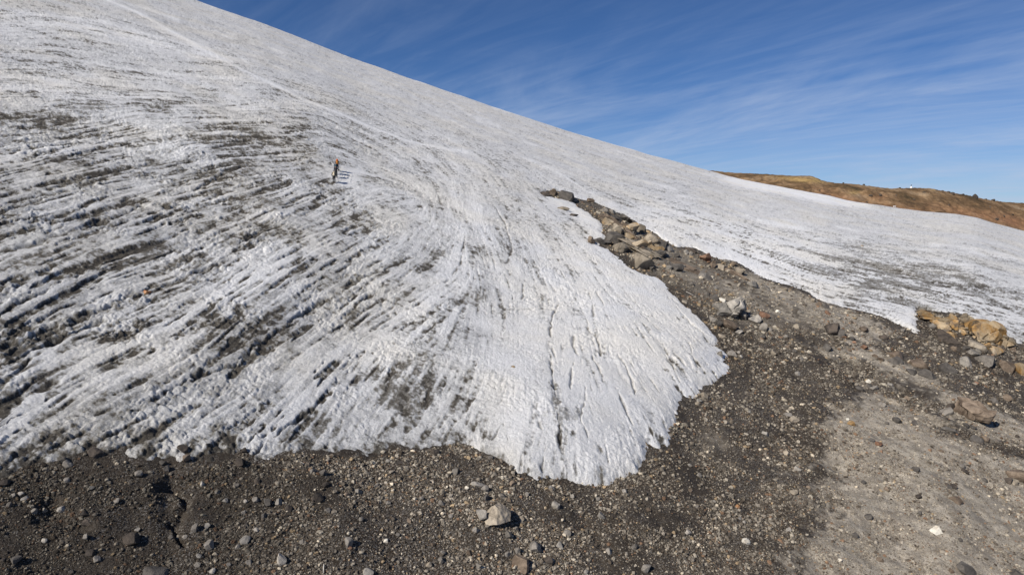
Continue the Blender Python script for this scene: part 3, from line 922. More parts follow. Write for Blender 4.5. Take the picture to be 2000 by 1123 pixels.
def surf_once(px, py, which=None):
    px = np.atleast_1d(np.asarray(px, float))
    py = np.atleast_1d(np.asarray(py, float))
    u, v = pix2uv(px, py)
    q = S(u) + C0 - v
    out = np.full((len(px), 3), np.nan)
    for L in ((L_GR, L_ICE) if which is None else (which,)):
        j = np.clip(np.round((u - L['u0']) / L['du']).astype(int), 0, L['n'][1] - 1)
        i = np.clip(np.round((q - L['q0']) / L['dq']).astype(int), 0, L['n'][0] - 1)
        z = L['Z'][i, j]
        good = ~np.isnan(z) & (np.isnan(out[:, 2]) | (z > out[:, 2]))
        out[good, 0] = L['X'][i, j][good]
        out[good, 1] = L['Y'][i, j][good]
        out[good, 2] = z[good]
    bad = np.isnan(out[:, 2])
    if bad.any():
        x, y, z = pix2world(px[bad], py[bad])
        out[bad] = np.stack([x, y, z], 1)
    return out


# the mountain below and around all that, as one big sheet, and the lowland far below
gx = np.linspace(-900, 1400, 180)
gy = np.linspace(-900, 900, 150)
GX, GY = np.meshgrid(gx, gy)
yy = np.maximum(GY, 1.0)
zz_ = np.where(GY > 1.0, zbase(np.clip(GX / yy, -3.9, 3.9), yy), 0)
lin = np.where(GX < 0, -0.345 * GX, -0.20 * GX) + (0.17 + C0) * GY - H - K * GY * np.abs(GY) * 0
tt_ = sstep(GY, 20, 60)
zz_ = lin * (1 - tt_) + zz_ * tt_
zz_ = np.where(np.abs(GX) > 3.5 * yy, lin, zz_) - 3.5 - 6 * sstep(GY, 60, 300)
m = np.ones(GX.shape, bool)
V = np.stack([GX, GY, zz_], -1).reshape(-1, 3)
mtn = grid_object('mountain_slope', M_GROUND, V, m, GX.shape, {'light': np.full(V.shape[0], 0.6), 'wet_shade': np.zeros(V.shape[0])})
f_mtn = mtn.data
gx = np.linspace(-1, 1, 41)
GX, GY = np.meshgrid(np.sign(gx) * np.abs(gx) ** 2 * 60000, np.sign(gx) * np.abs(gx) ** 2 * 60000)
V = np.stack([GX, GY, -1100 + 60 * (fbm(GX / 3000, GY / 3000, 3, 5) - .5)], -1).reshape(-1, 3)
grid_object('lowland', M_GROUND, V, np.ones(GX.shape, bool), GX.shape, {'light': np.full(V.shape[0], 0.5), 'wet_shade': np.zeros(V.shape[0])})

# ------------------------------------------------------------------ brown ridge on the horizon at the right
CREST = [(1300, 326), (1366, 331), (1419, 337), (1460, 339), (1505, 341), (1545, 343.5), (1565, 343), (1581, 343), (1592, 346), (1600, 350), (1616, 356), (1640, 358), (1670, 360),
         (1700, 364), (1733, 368), (1760, 368), (1781, 367.5), (1815, 368), (1842, 373), (1870, 378), (1894, 382), (1934, 391), (1965, 395), (2000, 397), (2100, 402), (2300, 420), (2800, 470)]
cu, cv = pix2uv([p[0] for p in CREST], [p[1] for p in CREST])
ncol, nrow, nback = 620, 74, 24
ru = np.linspace(pix2uv(1290, 330)[0], pix2uv(2750, 460)[0], ncol)
rv = np.interp(ru, cu, cv)
rv = np.convolve(np.pad(rv, 2, mode='edge'), np.ones(5) / 5, 'valid')
YF, YCR = 400.0, 560.0


def ridge_crest_y(u):
    return YCR + 40 * np.sin(u * 9.0) + 90 * (u - 0.4)


RU, RT = np.meshgrid(ru, np.concatenate([np.linspace(0, 1, nrow), 1 + np.linspace(0.05, 1.2, nback)]))
RV = np.tile(rv, (RU.shape[0], 1))
yc = ridge_crest_y(RU)
footv = S(RU) - 0.055
t = RT
f_ = np.minimum(t, 1)
RY = YF + (yc - YF) * t
prof = 1 - (1 - f_) ** 1.25
RVv = footv + (RV - footv) * prof
RZ = RVv * RY - np.where(t > 1, (t - 1) * 60 + (t - 1) ** 2 * 60, 0)
RX = RU * RY
fade = np.clip((1 - f_) * 6, 0.10, 1)
nz = 12.0 * (fbm(RX / 34, RY / 34, 4, 201) - .5) * np.clip((1 - f_) * 3, 0, 1) + 5.0 * (fbm(RX / 7, RY / 7, 4, 203) - .5) * fade + 0.8 * (fbm(RX / 2, RY / 2, 2, 207) - .5)
RZ = RZ + nz
ppx, ppy = uv2pix(RX / RY, RZ / RY)
rust = blobs(ppx, ppy, [(1650, 390, 60, 10, -18, 1.), (1760, 405, 60, 7, -12, .6), (1900, 418, 90, 9, -10, 1.), (1990, 440, 60, 14, -20, 1.), (1375, 334, 20, 4, -10, .6), (1720, 384, 20, 6, 0, .6)]) * (0.5 + fbm(RX / 9, RY / 9, 3, 209))
och = blobs(ppx, ppy, [(1560, 351, 42, 4, -5, 1.3), (1594, 350, 12, 5, -20, .8), (1668, 376, 10, 4, 0, .9), (1400, 337, 20, 2, 0, .5), (1823, 370, 5, 3, 0, .8)])
ridge_m, N = new_mat("ridge_scree")
pos = N.n('ShaderNodeNewGeometry').outputs['Position']
ra = N.n('ShaderNodeAttribute', attribute_name='rust').outputs['Fac']
oa = N.n('ShaderNodeAttribute', attribute_name='ochre').outputs['Fac']
n1 = N.n('ShaderNodeTexNoise', inp={'Vector': pos, 'Scale': 0.05, 'Detail': 7.0, 'Roughness': 0.65}).outputs[0]
n2 = N.n('ShaderNodeTexNoise', inp={'Vector': pos, 'Scale': 0.30, 'Detail': 6.0, 'Roughness': 0.75}).outputs[0]
c = N.ramp(n1, [(0.34, (0.075, 0.056, 0.033)), (0.46, (0.155, 0.098, 0.052)), (0.56, (0.25, 0.165, 0.092)), (0.66, (0.30, 0.22, 0.14))])
c = N.mix(N.math('MULTIPLY', ra, 0.6, clamp=True), c, (0.29, 0.155, 0.085))
c = N.mix(N.math('MULTIPLY', oa, 0.8, clamp=True), c, (0.38, 0.26, 0.11))
k_ = N.math('ADD', -0.2, N.math('MULTIPLY', n2, 2.4))
c = N.mix(1.0, c, N.n('ShaderNodeCombineColor', inp={0: k_, 1: k_, 2: k_}).outputs[0], 'MULTIPLY')
finish(N, c, 0.95, [(n2, 0.8, 1.2)], 0.1)
V = np.stack([RX, RY, RZ], -1)
# raster order of this sheet runs away from the camera, so mirror it for upward normals
V = V[::-1]
grid_object('hill', ridge_m, V.reshape(-1, 3), np.ones(RX.shape, bool), RX.shape, {'rust': rust[::-1].ravel(), 'ochre': och[::-1].ravel()})


def ridge_point(px, py):
    d2 = (ppx[:nrow] - px) ** 2 + (ppy[:nrow] - py) ** 2
    k = int(np.argmin(d2))
    return Vector((RX[:nrow].ravel()[k], RY[:nrow].ravel()[k], RZ[:nrow].ravel()[k]))


# ------------------------------------------------------------------ rocks
import bmesh


def rock_mesh(name, seed, mat, sub=3, cuts=9, rough=0.07, boxy=0.0, smooth=False, cells=0):
    rs = np.random.default_rng(seed)
    bm = bmesh.new()
    bmesh.ops.create_icosphere(bm, subdivisions=sub, radius=1.0)
    P = np.array([v.co[:] for v in bm.verts])
    n = P.copy()
    if boxy > 0:
        P = P * (1 - boxy) + np.sign(P) * np.abs(P) ** 0.35 * boxy
    cuts = int(cuts * 1.4)
    for k in range(cuts):
        d = rs.normal(size=3)
        d /= np.linalg.norm(d)
        off = rs.uniform(0.42, 0.80)
        s = P @ d - off
        P = P - np.outer(np.maximum(s, 0) * 1.0, d)
    for o, (fr, am) in enumerate(((1.6, 1.0), (3.4, 0.6), (7.5, 0.42), (16.0, 0.22))):
        if o > sub - 1:
            break
        ph = rs.uniform(0, 9, 6)
        w = (np.sin(P[:, 0] * fr + ph[0] + 1.3 * np.sin(P[:, 1] * fr * 1.1 + ph[3])) + np.sin(P[:, 1] * fr * 1.2 + ph[1] + 1.2 * np.sin(P[:, 2] * fr + ph[4]))
             + np.sin(P[:, 2] * fr * 1.1 + ph[2] + 1.1 * np.sin(P[:, 0] * fr * 0.9 + ph[5]))) / 3
        P = P + n * (w * rough * am)[:, None]
    cell = np.full(len(P), 0.5)
    if cells:
        C = rs.normal(size=(cells, 3))
        C /= np.linalg.norm(C, axis=1)[:, None]
        C *= rs.uniform(0.75, 1.15, cells)[:, None]
        Q = n + 0.10 * np.sin(n[:, [1, 2, 0]] * 7.0 + 2.0)
        dd = np.sort(((Q[:, None, :] - C[None]) ** 2).sum(2), axis=1)
        ai = ((Q[:, None, :] - C[None]) ** 2).sum(2).argmin(1)
        crack = np.exp(-((np.sqrt(dd[:, 1]) - np.sqrt(dd[:, 0])) / 0.05) ** 2)
        off = rs.uniform(-0.14, 0.14, cells)[ai]
        # each joint block gets its own slightly turned face
        G = rs.normal(size=(cells, 3)) * 0.22
        tilt = ((n - C[ai]) * G[ai]).sum(1)
        P = P * (1 + off + tilt - 0.16 * crack)[:, None]
        cell = rs.random(cells)[ai] * (1 - 0.75 * crack)
    ext = (P.max(0) - P.min(0)) / 2
    P = (P - (P.max(0) + P.min(0)) / 2) / ext
    for v, c in zip(bm.verts, P):
        v.co = c
    me = bpy.data.meshes.new(name)
    bm.to_mesh(me)
    bm.free()
    at = me.attributes.new('cell', 'FLOAT', 'POINT')
    at.data.foreach_set('value', cell.astype(np.float32))
    me.materials.append(MAT[mat])
    for p in me.polygons:
        p.use_smooth = smooth
    return me


def slope_quat(p):
    """tilt of the mountain at a point"""
    x, y = p[0], max(p[1], 5)
    e = 0.5
    z0 = float(zbase(np.array(x / y), np.array(y)))
    zx = float(zbase(np.array((x + e) / y), np.array(y)))
    zy = float(zbase(np.array(x / (y + e)), np.array(y + e)))
    nrm = Vector((-(zx - z0) / e, -(zy - z0) / e, 1)).normalized()
    return nrm, Vector((0, 0, 1)).rotation_difference(nrm)


rseed = [100]
ROCKS = []
PY = random.Random(5)


def place_rock(px, py, w, h, mat, label, name='boulder', cat='boulder', group=None, me=None, sub=3, cuts=11, yaw=None, boxy=0.0, rough=0.07, ridge=False, flat=1.0, up=0.20, depth=None, smooth=False, cells=0, axis=None):
    """px,py centre and w,h size in photograph pixels"""
    if ridge:
        p = ridge_point(px, py + 0.3 * h)
        nrm, qt = Vector((0, 0, 1)), Vector((0, 0, 1)).rotation_difference(Vector((0, 0, 1)))
    else:
        p = Vector(surf([px], [py + up * h])[0])
        nrm, qt = slope_quat(p)
    D = p.y * CT - p.z * ST
    sw = 0.5 * w * D / F
    sh = 0.5 * h * D / F
    if me is None:
        rseed[0] += 1
        me = rock_mesh(name, rseed[0], mat, sub, cuts, rough, boxy, smooth, cells)
    o = bpy.data.objects.new(name, me)
    COL.objects.link(o)
    yaw = PY.uniform(-0.5, 0.5) if yaw is None else yaw
    tilt = Matrix.Rotation(PY.uniform(-0.2, 0.2), 4, 'X') @ Matrix.Rotation(PY.uniform(-0.2, 0.2), 4, 'Y')
    dp = (sw * 0.8 + sh * 0.3) if depth is None else depth * sw
    dp0 = dp
    if axis is not None:
        A2, B2 = (Vector(pix2world(*axis[:2])), Vector(pix2world(*axis[2:])))
        yaw = math.atan2(B2.y - A2.y, B2.x - A2.x)
        sw = (B2 - A2).length / 2
        dp = 0.5 * depth * D / F
        tilt = Matrix.Identity(4)
    size = Matrix.Diagonal((sw * 1.04, dp, sh * 1.15 * flat, 1))
    o.matrix_world = Matrix.Translation(p + nrm * (sh * 0.30)) @ qt.to_matrix().to_4x4() @ Matrix.Rotation(yaw, 4, 'Z') @ tilt @ size
    tag(o, label, cat, group)
    ROCKS.append((o, px, py, w, mat, label, group, ridge))
    return o


B = place_rock
# --- top of the rock spine between the two tongues of ice
B(1103, 383, 30, 24, 'dgrey', "large angular grey block at the top end of the rock spine, sharp upright face", boxy=.4, cuts=7, up=.3)
B(1080, 377, 17, 15, 'brown', "brown jagged rock left of the big angular grey block", cuts=12)
B(1080, 366, 11, 9, 'tan', "small tan stone perched highest at the head of the rock spine", up=.9, name='stone', cat='stone')
B(1062, 379, 19, 8, 'dark', "flat dark brown rock at the far left tip of the rock spine")
B(1121, 391, 12, 9, 'grey', "small grey stone against the right foot of the angular grey block", name='stone', cat='stone')
B(1154, 393, 16, 10, 'brown', "low brown rock alone on the ice just right of the spine's upper end")
B(1182, 413, 12, 11, 'grey', "left one of two round grey boulders side by side on the upper spine", cuts=4, smooth=True)
B(1195, 414, 13, 11, 'grey', "right one of two round grey boulders side by side on the upper spine", cuts=4, smooth=True)
B(1100, 409, 24, 8, 'tan', "long low tan rock showing through the snow below the angular grey block", depth=.35)
B(1120, 420, 20, 6, 'dark', "thin dark rock rib sunk in snow trailing down from the long tan rock", depth=.3)
B(1223, 430, 24, 13, 'brown', "brown rock on the upper right rim of the spine above the jointed outcrop")
B(1153, 470, 18, 15, 'brown', "brown rock at the left tip of the outcrop jutting into the ice")
B(1172, 471, 22, 10, 'dgrey', "dark craggy rock linking the jutting brown tip to the outcrop", cuts=12)
# --- jointed outcrop
OUT = 'blocks of the jointed outcrop on the spine'
B(1236, 480, 110, 14, 'tan', "long craggy bedrock mass of tan jointed rock crowning the spine", name='rock_outcrop', cat='outcrop', sub=5, cuts=10, cells=60, axis=(1192, 450, 1290, 500), depth=50)
B(1205, 440, 60, 16, 'brown', "low brown craggy bedrock at the narrow upper part of the spine", name='rock_outcrop', cat='outcrop', sub=5, cuts=10, cells=40, axis=(1165, 405, 1232, 452), depth=22)
B(1180, 474, 60, 12, 'dgrey', "dark craggy bedrock spur reaching left into the ice", name='rock_outcrop', cat='outcrop', sub=4, cuts=10, cells=24, axis=(1158, 470, 1205, 480), depth=16)
B(1330, 520, 110, 9, 'brown', "brown broken bedrock rib in the middle of the spine, half buried", name='rock_outcrop', cat='outcrop', sub=5, cuts=10, cells=50, axis=(1280, 492, 1390, 548), depth=42)
B(1420, 527, 90, 8, 'brown', "smooth brown bedrock rim along the right edge of the spine", name='rock_outcrop', cat='outcrop', sub=4, cuts=10, cells=30, axis=(1372, 502, 1466, 548), depth=22)
B(1212, 448, 34, 18, 'tan', "tan jointed block, topmost of the outcrop on the spine", cuts=14, boxy=.3, group=OUT)
B(1233, 447, 26, 22, 'ochre', "pale split block with a dark joint at the upper right of the outcrop", cuts=12, boxy=.4, group=OUT)
B(1200, 466, 40, 22, 'dgrey', "grey slabby block in the left middle of the outcrop", cuts=14, group=OUT)
B(1232, 462, 30, 12, 'ochre', "low ochre block below the pale split block", cuts=11, boxy=.3, group=OUT)
B(1210, 484, 36, 24, 'tan', "wide pale tan block at the lower left of the outcrop beside the ice", cuts=9, group=OUT)
B(1244, 480, 40, 28, 'ochre', "large ochre and buff block in the centre of the outcrop", cuts=10, boxy=.2, group=OUT)
B(1248, 488, 14, 12, 'dgrey', "small dark cube-like stone resting against the large ochre block", boxy=.6, name='stone', cat='stone')
B(1272, 470, 34, 24, 'tan', "tan fractured block on the upper right flank of the outcrop", cuts=13, group=OUT)
B(1283, 489, 26, 18, 'ochre', "ochre wedge at the lower right end of the outcrop", cuts=10, group=OUT)
B(1251, 513, 46, 32, 'tan', "big rounded pinkish tan boulder below the outcrop with a brown left side", cuts=8, sub=4, smooth=True)
B(1307, 485, 22, 13, 'pale', "pale rounded stone at the right rim below the outcrop")
B(1302, 500, 13, 12, 'grey', "upper grey stone of the jumble right of the big rounded tan boulder", name='stone', cat='stone')
B(1320, 497, 14, 10, 'dgrey', "dark stone in the jumble under the long brown crest rock", name='stone', cat='stone')
B(1348, 488, 28, 11, 'dark', "long dark brown rock on the crest rim against the right ice field", depth=.5)
B(1340, 495, 9, 10, 'pale', "left of two small pale stones below the long dark crest rock", name='stone', cat='stone')
B(1349, 496, 9, 10, 'pale', "right of two small pale stones below the long dark crest rock", name='stone', cat='stone')
B(1375, 505, 24, 22, 'red', "reddish brown boulder on the crest just right of the two small pale stones")
B(1390, 516, 16, 18, 'brown', "rusty brown rock leaning on the lower right of the reddish boulder")
B(1320, 524, 28, 13, 'dgrey', "dark angular rock with flat top in the middle of the spine", boxy=.3)
B(1331, 521, 12, 12, 'pale', "light grey stone touching the dark flat-topped rock", name='stone', cat='stone')
B(1432, 518, 12, 9, 'brown', "small dark capped rock at the crest notch beside the right ice field", name='stone', cat='stone')
B(1440, 530, 18, 18, 'tan', "upright tan rock with a dark fissure on the crest", cuts=10, boxy=.3)
B(1407, 520, 28, 14, 'tan', "smooth pinkish slab lying along the crest")
B(1376, 540, 34, 14, 'grey', "layered grey rock ledge in the upper part of the rubble spine", cuts=13)
B(1469, 555, 22, 16, 'pale', "whitish crumbling rock below the crest left of the sandy band")
B(1498, 566, 20, 12, 'grey', "grey slab beside the whitish crumbling rock")
# --- pale broken boulder in the middle
B(1424, 602, 62, 44, 'pale', "largest pale weathered boulder in the rubble, broken open at its top left", sub=5, cuts=6, cells=9, rough=.1, flat=1.2)
B(1450, 616, 22, 20, 'grey', "smooth grey lobe on the right side of the largest pale boulder", sub=4, cuts=5, smooth=True)
B(1405, 607, 22, 20, 'grey', "bluish grey slab at the left foot of the largest pale boulder", cuts=8)
B(1410, 588, 16, 9, 'cream', "cream crumbly top stone on the upper left of the largest pale boulder")
B(1472, 622, 24, 20, 'pale', "angular light boulder just right of the pale weathered boulder")
B(1390, 624, 14, 12, 'grey', "small grey stone below left of the pale weathered boulder", name='stone', cat='stone')
B(1405, 632, 18, 16, 'dgrey', "dark triangular rock below the pale weathered boulder", cuts=7)
B(1424, 636, 26, 18, 'brown', "olive brown rock between the dark triangular rock and the gravel", cuts=11)
B(1442, 646, 13, 11, 'pale', "small pale stone below the olive brown rock", name='stone', cat='stone')
B(1491, 641, 16, 20, 'grey', "tall grey stone with a pale foot in the centre of the rubble")
B(1534, 657, 10, 8, 'grey', "bluish grey cobble in the dark gravel right of the tall grey stone", name='stone', cat='stone')
B(1492, 614, 20, 12, 'red', "rusty brown stone right of the angular light boulder", name='stone', cat='stone')
B(1520, 608, 9, 8, 'cream', "small cream stone shining in the dark band above the rusty stone", name='stone', cat='stone')
B(1588, 588, 10, 9, 'tan', "round tan stone at the rim of the right ice field", name='stone', cat='stone')
B(1600, 594, 14, 10, 'brown', "brown stone in the row along the right ice rim", name='stone', cat='stone')
B(1610, 598, 14, 12, 'dgrey', "dark grey stone in the row along the right ice rim", name='stone', cat='stone')
B(1617, 611, 13, 9, 'red', "orange brown stone on the sandy band below the right ice rim", name='stone', cat='stone')
B(1626, 643, 30, 26, 'dark', "big blackish boulder standing alone on the sandy slope", cuts=7, sub=4)
B(1641, 650, 15, 18, 'dgrey', "dark bluish rock leaning on the right of the big blackish boulder")
B(1688, 645, 20, 12, 'brown', "brown half-buried rock right of the big blackish boulder")
B(1727, 660, 16, 10, 'dark', "dark brown half-buried stone further right on the sandy slope", name='stone', cat='stone')
B(1687, 680, 14, 11, 'red', "reddish brown stone on the pale sand below the blackish boulder", name='stone', cat='stone')
B(1660, 684, 10, 7, 'brown', "small round brown stone left of the reddish stone on pale sand", name='stone', cat='stone')
B(1664, 662, 12, 8, 'dgrey', "small dark stone above the pale sand", name='stone', cat='stone')
B(1615, 678, 20, 16, 'dgrey', "grey rock at the left end of the pale sand patch")
B(1405, 689, 11, 12, 'grey', "small grey stone touching the rightmost point of the ice tongue", name='stone', cat='stone')
B(1429, 692, 19, 14, 'grey', "rounded grey boulder just off the rightmost point of the ice tongue", cuts=6)
ORB = random.Random(44)
for k in range(34):
    t_ = k / 33
    cx = 1190 + 105 * t_ + ORB.uniform(-20, 20)
    cy = 432 + 78 * t_ + ORB.uniform(-20, 20)
    wv = ORB.uniform(12, 27)
    B(cx, cy, wv, wv * ORB.uniform(.55, .9), ORB.choice(['tan', 'ochre', 'tan', 'brown', 'brown', 'dgrey']), "angular joint block of the tan outcrop crowning the rubble spine", name='block', cat='rock block',
      group='joint blocks of the tan outcrop', cuts=11, sub=4, cells=6, boxy=.3)
# --- ochre outcrop at the right edge
YO = 'blocks of the golden outcrop by the right ice field'
B(1813, 616, 46, 24, 'gold', "golden brown boulder at the left end of the golden outcrop, in the snow", cuts=8, sub=5, cells=7, rough=.1, group=YO)
B(1850, 630, 66, 36, 'gold', "upper golden block of the golden outcrop with grey top", cuts=9, sub=5, cells=12, rough=.1, group=YO)
B(1886, 628, 40, 30, 'ochre', "grey capped block on the crest of the golden outcrop", cuts=9, sub=5, cells=9, rough=.1, group=YO)
B(1910, 646, 80, 52, 'gold', "largest rounded golden block of the outcrop, split by a dark joint on its left", cuts=6, sub=5, cells=12, group=YO)
B(1957, 665, 36, 30, 'ochre', "pale ochre block at the right end of the golden outcrop", cuts=10, sub=5, cells=9, rough=.1, group=YO)
B(1973, 668, 18, 18, 'tan', "tan point of rock at the far right tip of the golden outcrop", cuts=9, group=YO)
B(1910, 676, 36, 14, 'tan', "low flat tan rock below the largest golden block")
B(1940, 684, 30, 16, 'ochre', "buff rock at the lower right foot of the golden outcrop")
B(1820, 637, 14, 12, 'grey', "small grey stone in the hollow below the left golden boulder", name='stone', cat='stone')
B(1852, 660, 44, 16, 'dark', "dark red brown ledge in shade below the golden outcrop", cuts=10)
B(1922, 703, 36, 28, 'grey', "big pale grey slanted slab below the golden outcrop", boxy=.3)
B(1885, 706, 24, 22, 'pale', "light grey rock left of the slanted slab")
B(1968, 716, 34, 18, 'brown', "brown rock at the right edge below the slanted slab")
B(1994, 722, 24, 30, 'gold', "dark golden boulder cut by the right picture edge")
B(1899, 690, 20, 10, 'grey', "thin grey slab above the light grey rock", name='stone', cat='stone')
for k in range(18):
    t_ = k / 17
    wv = ORB.uniform(12, 26)
    B(1815 + 160 * t_ + ORB.uniform(-10, 10), 628 + 50 * t_ + ORB.uniform(-12, 14), wv, wv * ORB.uniform(.5, .8), ORB.choice(['gold', 'ochre', 'gold', 'brown', 'tan']), "angular block of the golden outcrop",
      name='block', cat='rock block', group='joint blocks of the golden outcrop', cuts=11, sub=4, cells=6, boxy=.3)
# --- dark slabs on the sandy terrace
B(1751, 696, 38, 18, 'brown', "left one of the brown topped slabs sunk in the pale terrace", cuts=6, up=.1)
B(1747, 706, 30, 13, 'dgrey', "dark grey front slab under the left brown topped slab", cuts=6, up=.1)
B(1797, 712, 38, 22, 'brown', "reddish topped slab in the middle of the terrace group", cuts=6)
B(1811, 731, 32, 17, 'dgrey', "dark wedge shaped slab in front of the reddish topped slab", cuts=6)
B(1778, 725, 22, 12, 'dgrey', "smaller dark stone left of the wedge shaped slab", cuts=6)
B(1852, 720, 32, 18, 'dgrey', "flat greenish grey boulder right of the reddish topped slab", cuts=7)
B(1719, 701, 14, 8, 'brown', "small brown stone left of the sunk slabs", name='stone', cat='stone')
B(1894, 803, 64, 40, 'brown', "biggest brown boulder of the lower right slope, with flat top", cuts=5, sub=5, boxy=.5, cells=10, rough=.1)
B(1856, 795, 12, 18, 'dark', "dark stone on the left shoulder of the flat topped brown boulder", name='stone', cat='stone')
B(1847, 805, 22, 13, 'grey', "flat grey stone at the left foot of the flat topped brown boulder", name='stone', cat='stone')
B(1885, 832, 13, 8, 'dgrey', "left of the small dark stones beneath the flat topped brown boulder", name='stone', cat='stone')
B(1898, 833, 12, 7, 'dgrey', "right of the small dark stones beneath the flat topped brown boulder", name='stone', cat='stone')
B(1855, 841, 30, 14, 'grey', "low olive grey rock sunk in gravel below the flat topped boulder")
B(1939, 781, 18, 11, 'dgrey', "dark stone on the slope above right of the flat topped brown boulder", name='stone', cat='stone')
B(1963, 776, 14, 16, 'brown', "brown stone on the slope near the right edge", name='stone', cat='stone')
B(1706, 757, 20, 13, 'pale', "pale stone among the light cobbles of the gully", name='stone', cat='stone')
B(1696, 746, 10, 9, 'cream', "round whitish cobble in the gully", name='stone', cat='stone')
B(1740, 753, 12, 9, 'pale', "light cobble at the lower end of the gully's dark patches", name='stone', cat='stone')
B(1679, 757, 16, 7, 'dgrey', "low dark stone at the upper left rim of the grey lower slope", name='stone', cat='stone')
# --- grey lower slope
B(1659, 826, 14, 10, 'gold', "small golden yellow stone on the grey lower slope")
B(1655, 819, 6, 6, 'cream', "tiny cream pebble on the golden yellow stone", name='stone', cat='stone')
B(1537, 811, 17, 11, 'grey', "left stone of a pair in the gravel right of the ice tongue", name='stone', cat='stone')
B(1549, 818, 20, 10, 'tan', "right tan stone of a pair in the gravel right of the ice tongue", name='stone', cat='stone')
B(1493, 849, 14, 10, 'pale', "pale flat stone in dark gravel below the stone pair", name='stone', cat='stone')
B(1905, 860, 28, 16, 'dgrey', "dark rounded rock on the grey slope below the flat topped boulder")
B(1925, 855, 18, 9, 'brown', "brown stone right of the dark rounded rock", name='stone', cat='stone')
B(1716, 867, 14, 9, 'red', "rust brown stone on the grey slope below the golden yellow stone", name='stone', cat='stone')
B(1753, 822, 18, 12, 'dgrey', "dark grey stone in the upper middle of the grey slope", name='stone', cat='stone')
B(1884, 921, 14, 8, 'dark', "dark brown stone left of the boulder cluster at the right edge", name='stone', cat='stone')
B(1987, 928, 38, 26, 'brown', "largest brown boulder of the cluster at the right edge, dark left face")
B(1968, 938, 14, 18, 'dark', "dark upright stone on the left of the right edge cluster", name='stone', cat='stone')
B(1980, 941, 18, 10, 'tan', "tan stone in front of the right edge cluster", name='stone', cat='stone')
B(1788, 917, 14, 12, 'dgrey', "dark oval stone on the middle of the grey slope", name='stone', cat='stone')
B(1853, 951, 12, 8, 'dgrey', "left one of two dark stones touching on the grey slope", name='stone', cat='stone')
B(1862, 949, 13, 9, 'dark', "right one of two dark stones touching on the grey slope", name='stone', cat='stone')
B(1866, 975, 24, 12, 'brown', "flat brown rock below the two touching dark stones")
B(1827, 1036, 25, 15, 'cream', "bright cream white boulder on the grey slope at the lower right")
B(1457, 1056, 16, 12, 'cream', "cream pinkish stone in the dark gravel left of the grey slope")
B(1440, 988, 9, 9, 'orange', "small orange pink pebble in the gravel above the cream pinkish stone", name='stone', cat='stone')
B(1695, 1008, 14, 15, 'dgrey', "dark curved stone in the middle of the grey slope", name='stone', cat='stone')
B(1556, 915, 13, 9, 'pale', "pale round stone in gravel near the border of the grey slope", name='stone', cat='stone')
B(1550, 960, 15, 12, 'tan', "tan stone at the border between dark gravel and grey slope", name='stone', cat='stone')
B(1540, 1034, 11, 11, 'pale', "round pale stone right of the cream pinkish stone", name='stone', cat='stone')
B(1344, 1040, 12, 12, 'pale', "pale stone in the dark gravel left of the cream pinkish stone", name='stone', cat='stone')
B(1885, 1110, 40, 20, 'dgrey', "dark green grey boulder at the bottom edge on the right")
B(1984, 1120, 30, 16, 'dgrey', "dark boulder at the bottom right corner")
B(1641, 1094, 8, 7, 'cream', "small bright stone near the bottom on the grey slope", name='stone', cat='stone')
# --- foreground rubble, centre
B(971, 1012, 52, 38, 'tan', "biggest tan and cream boulder of the foreground, faceted", sub=5, cuts=9, cells=0, rough=.10, flat=0.95, up=.1)
B(940, 1006, 24, 24, 'pale', "grey shoulder of broken rock left behind the big tan boulder", cuts=10)
B(1017, 1097, 36, 22, 'brown', "flat topped brown boulder at the bottom of the centre foreground", boxy=.4, cuts=6, sub=4)
B(1046, 1067, 26, 20, 'grey', "grey boulder upper right of the flat topped foreground boulder", sub=4)
B(994, 1043, 15, 19, 'grey', "slim upright grey stone just below the big tan boulder", name='stone', cat='stone')
B(888, 920, 11, 15, 'grey', "upright oval grey stone below the middle of the ice edge", cuts=4, smooth=True, name='stone', cat='stone')
B(1084, 984, 17, 13, 'pale', "light grey boulder with its shadow right of the big tan boulder", cuts=5)
B(947, 956, 14, 13, 'grey', "grey stone above the dark soil patch in the centre", name='stone', cat='stone')
B(949, 972, 13, 13, 'dgrey', "dark facetted stone on the soil patch above the big tan boulder", name='stone', cat='stone')
B(932, 946, 24, 8, 'pale', "pale flat stone sliver left of the grey stone in the centre", name='stone', cat='stone')
B(911, 952, 8, 8, 'cream', "small round cream pebble left of the pale sliver", name='stone', cat='stone')
B(926, 1033, 14, 11, 'grey', "round grey stone below left of the big tan boulder", name='stone', cat='stone')
B(1010, 1075, 12, 14, 'grey', "grey stone behind the flat topped foreground boulder", name='stone', cat='stone')
B(1117, 968, 9, 9, 'pale', "pale pebble below the tip of the ice tongue", name='stone', cat='stone')
B(1175, 1006, 15, 13, 'pale', "pale rock with its shadow right of the centre foreground", name='stone', cat='stone')
B(1094, 1065, 14, 10, 'pale', "pale stone right of the grey boulder in the foreground", name='stone', cat='stone')
B(1070, 1093, 17, 12, 'dark', "dark stone right of the flat topped foreground boulder", name='stone', cat='stone')
B(1261, 1108, 18, 20, 'grey', "grey boulder at the bottom right of the centre foreground")
B(934, 1102, 10, 18, 'grey', "tall narrow grey stone left of the flat topped foreground boulder", name='stone', cat='stone')
B(861, 1092, 13, 13, 'grey', "round grey stone left of the tall narrow stone", name='stone', cat='stone')
B(678, 1059, 18, 15, 'grey', "grey boulder at the lower left of the centre foreground with a reddish stone below")
B(682, 1069, 9, 7, 'red', "reddish stone under the grey boulder in the lower foreground", name='stone', cat='stone')
B(753, 1055, 10, 6, 'cream', "cream wedge shaped pebble in the lower foreground", name='stone', cat='stone')
B(759, 899, 10, 7, 'pale', "pale pebble just under the ice edge left of centre", name='stone', cat='stone')
B(848, 882, 18, 10, 'dark', "dark brown rock half melted out of the ice edge left of centre", name='stone', cat='stone')
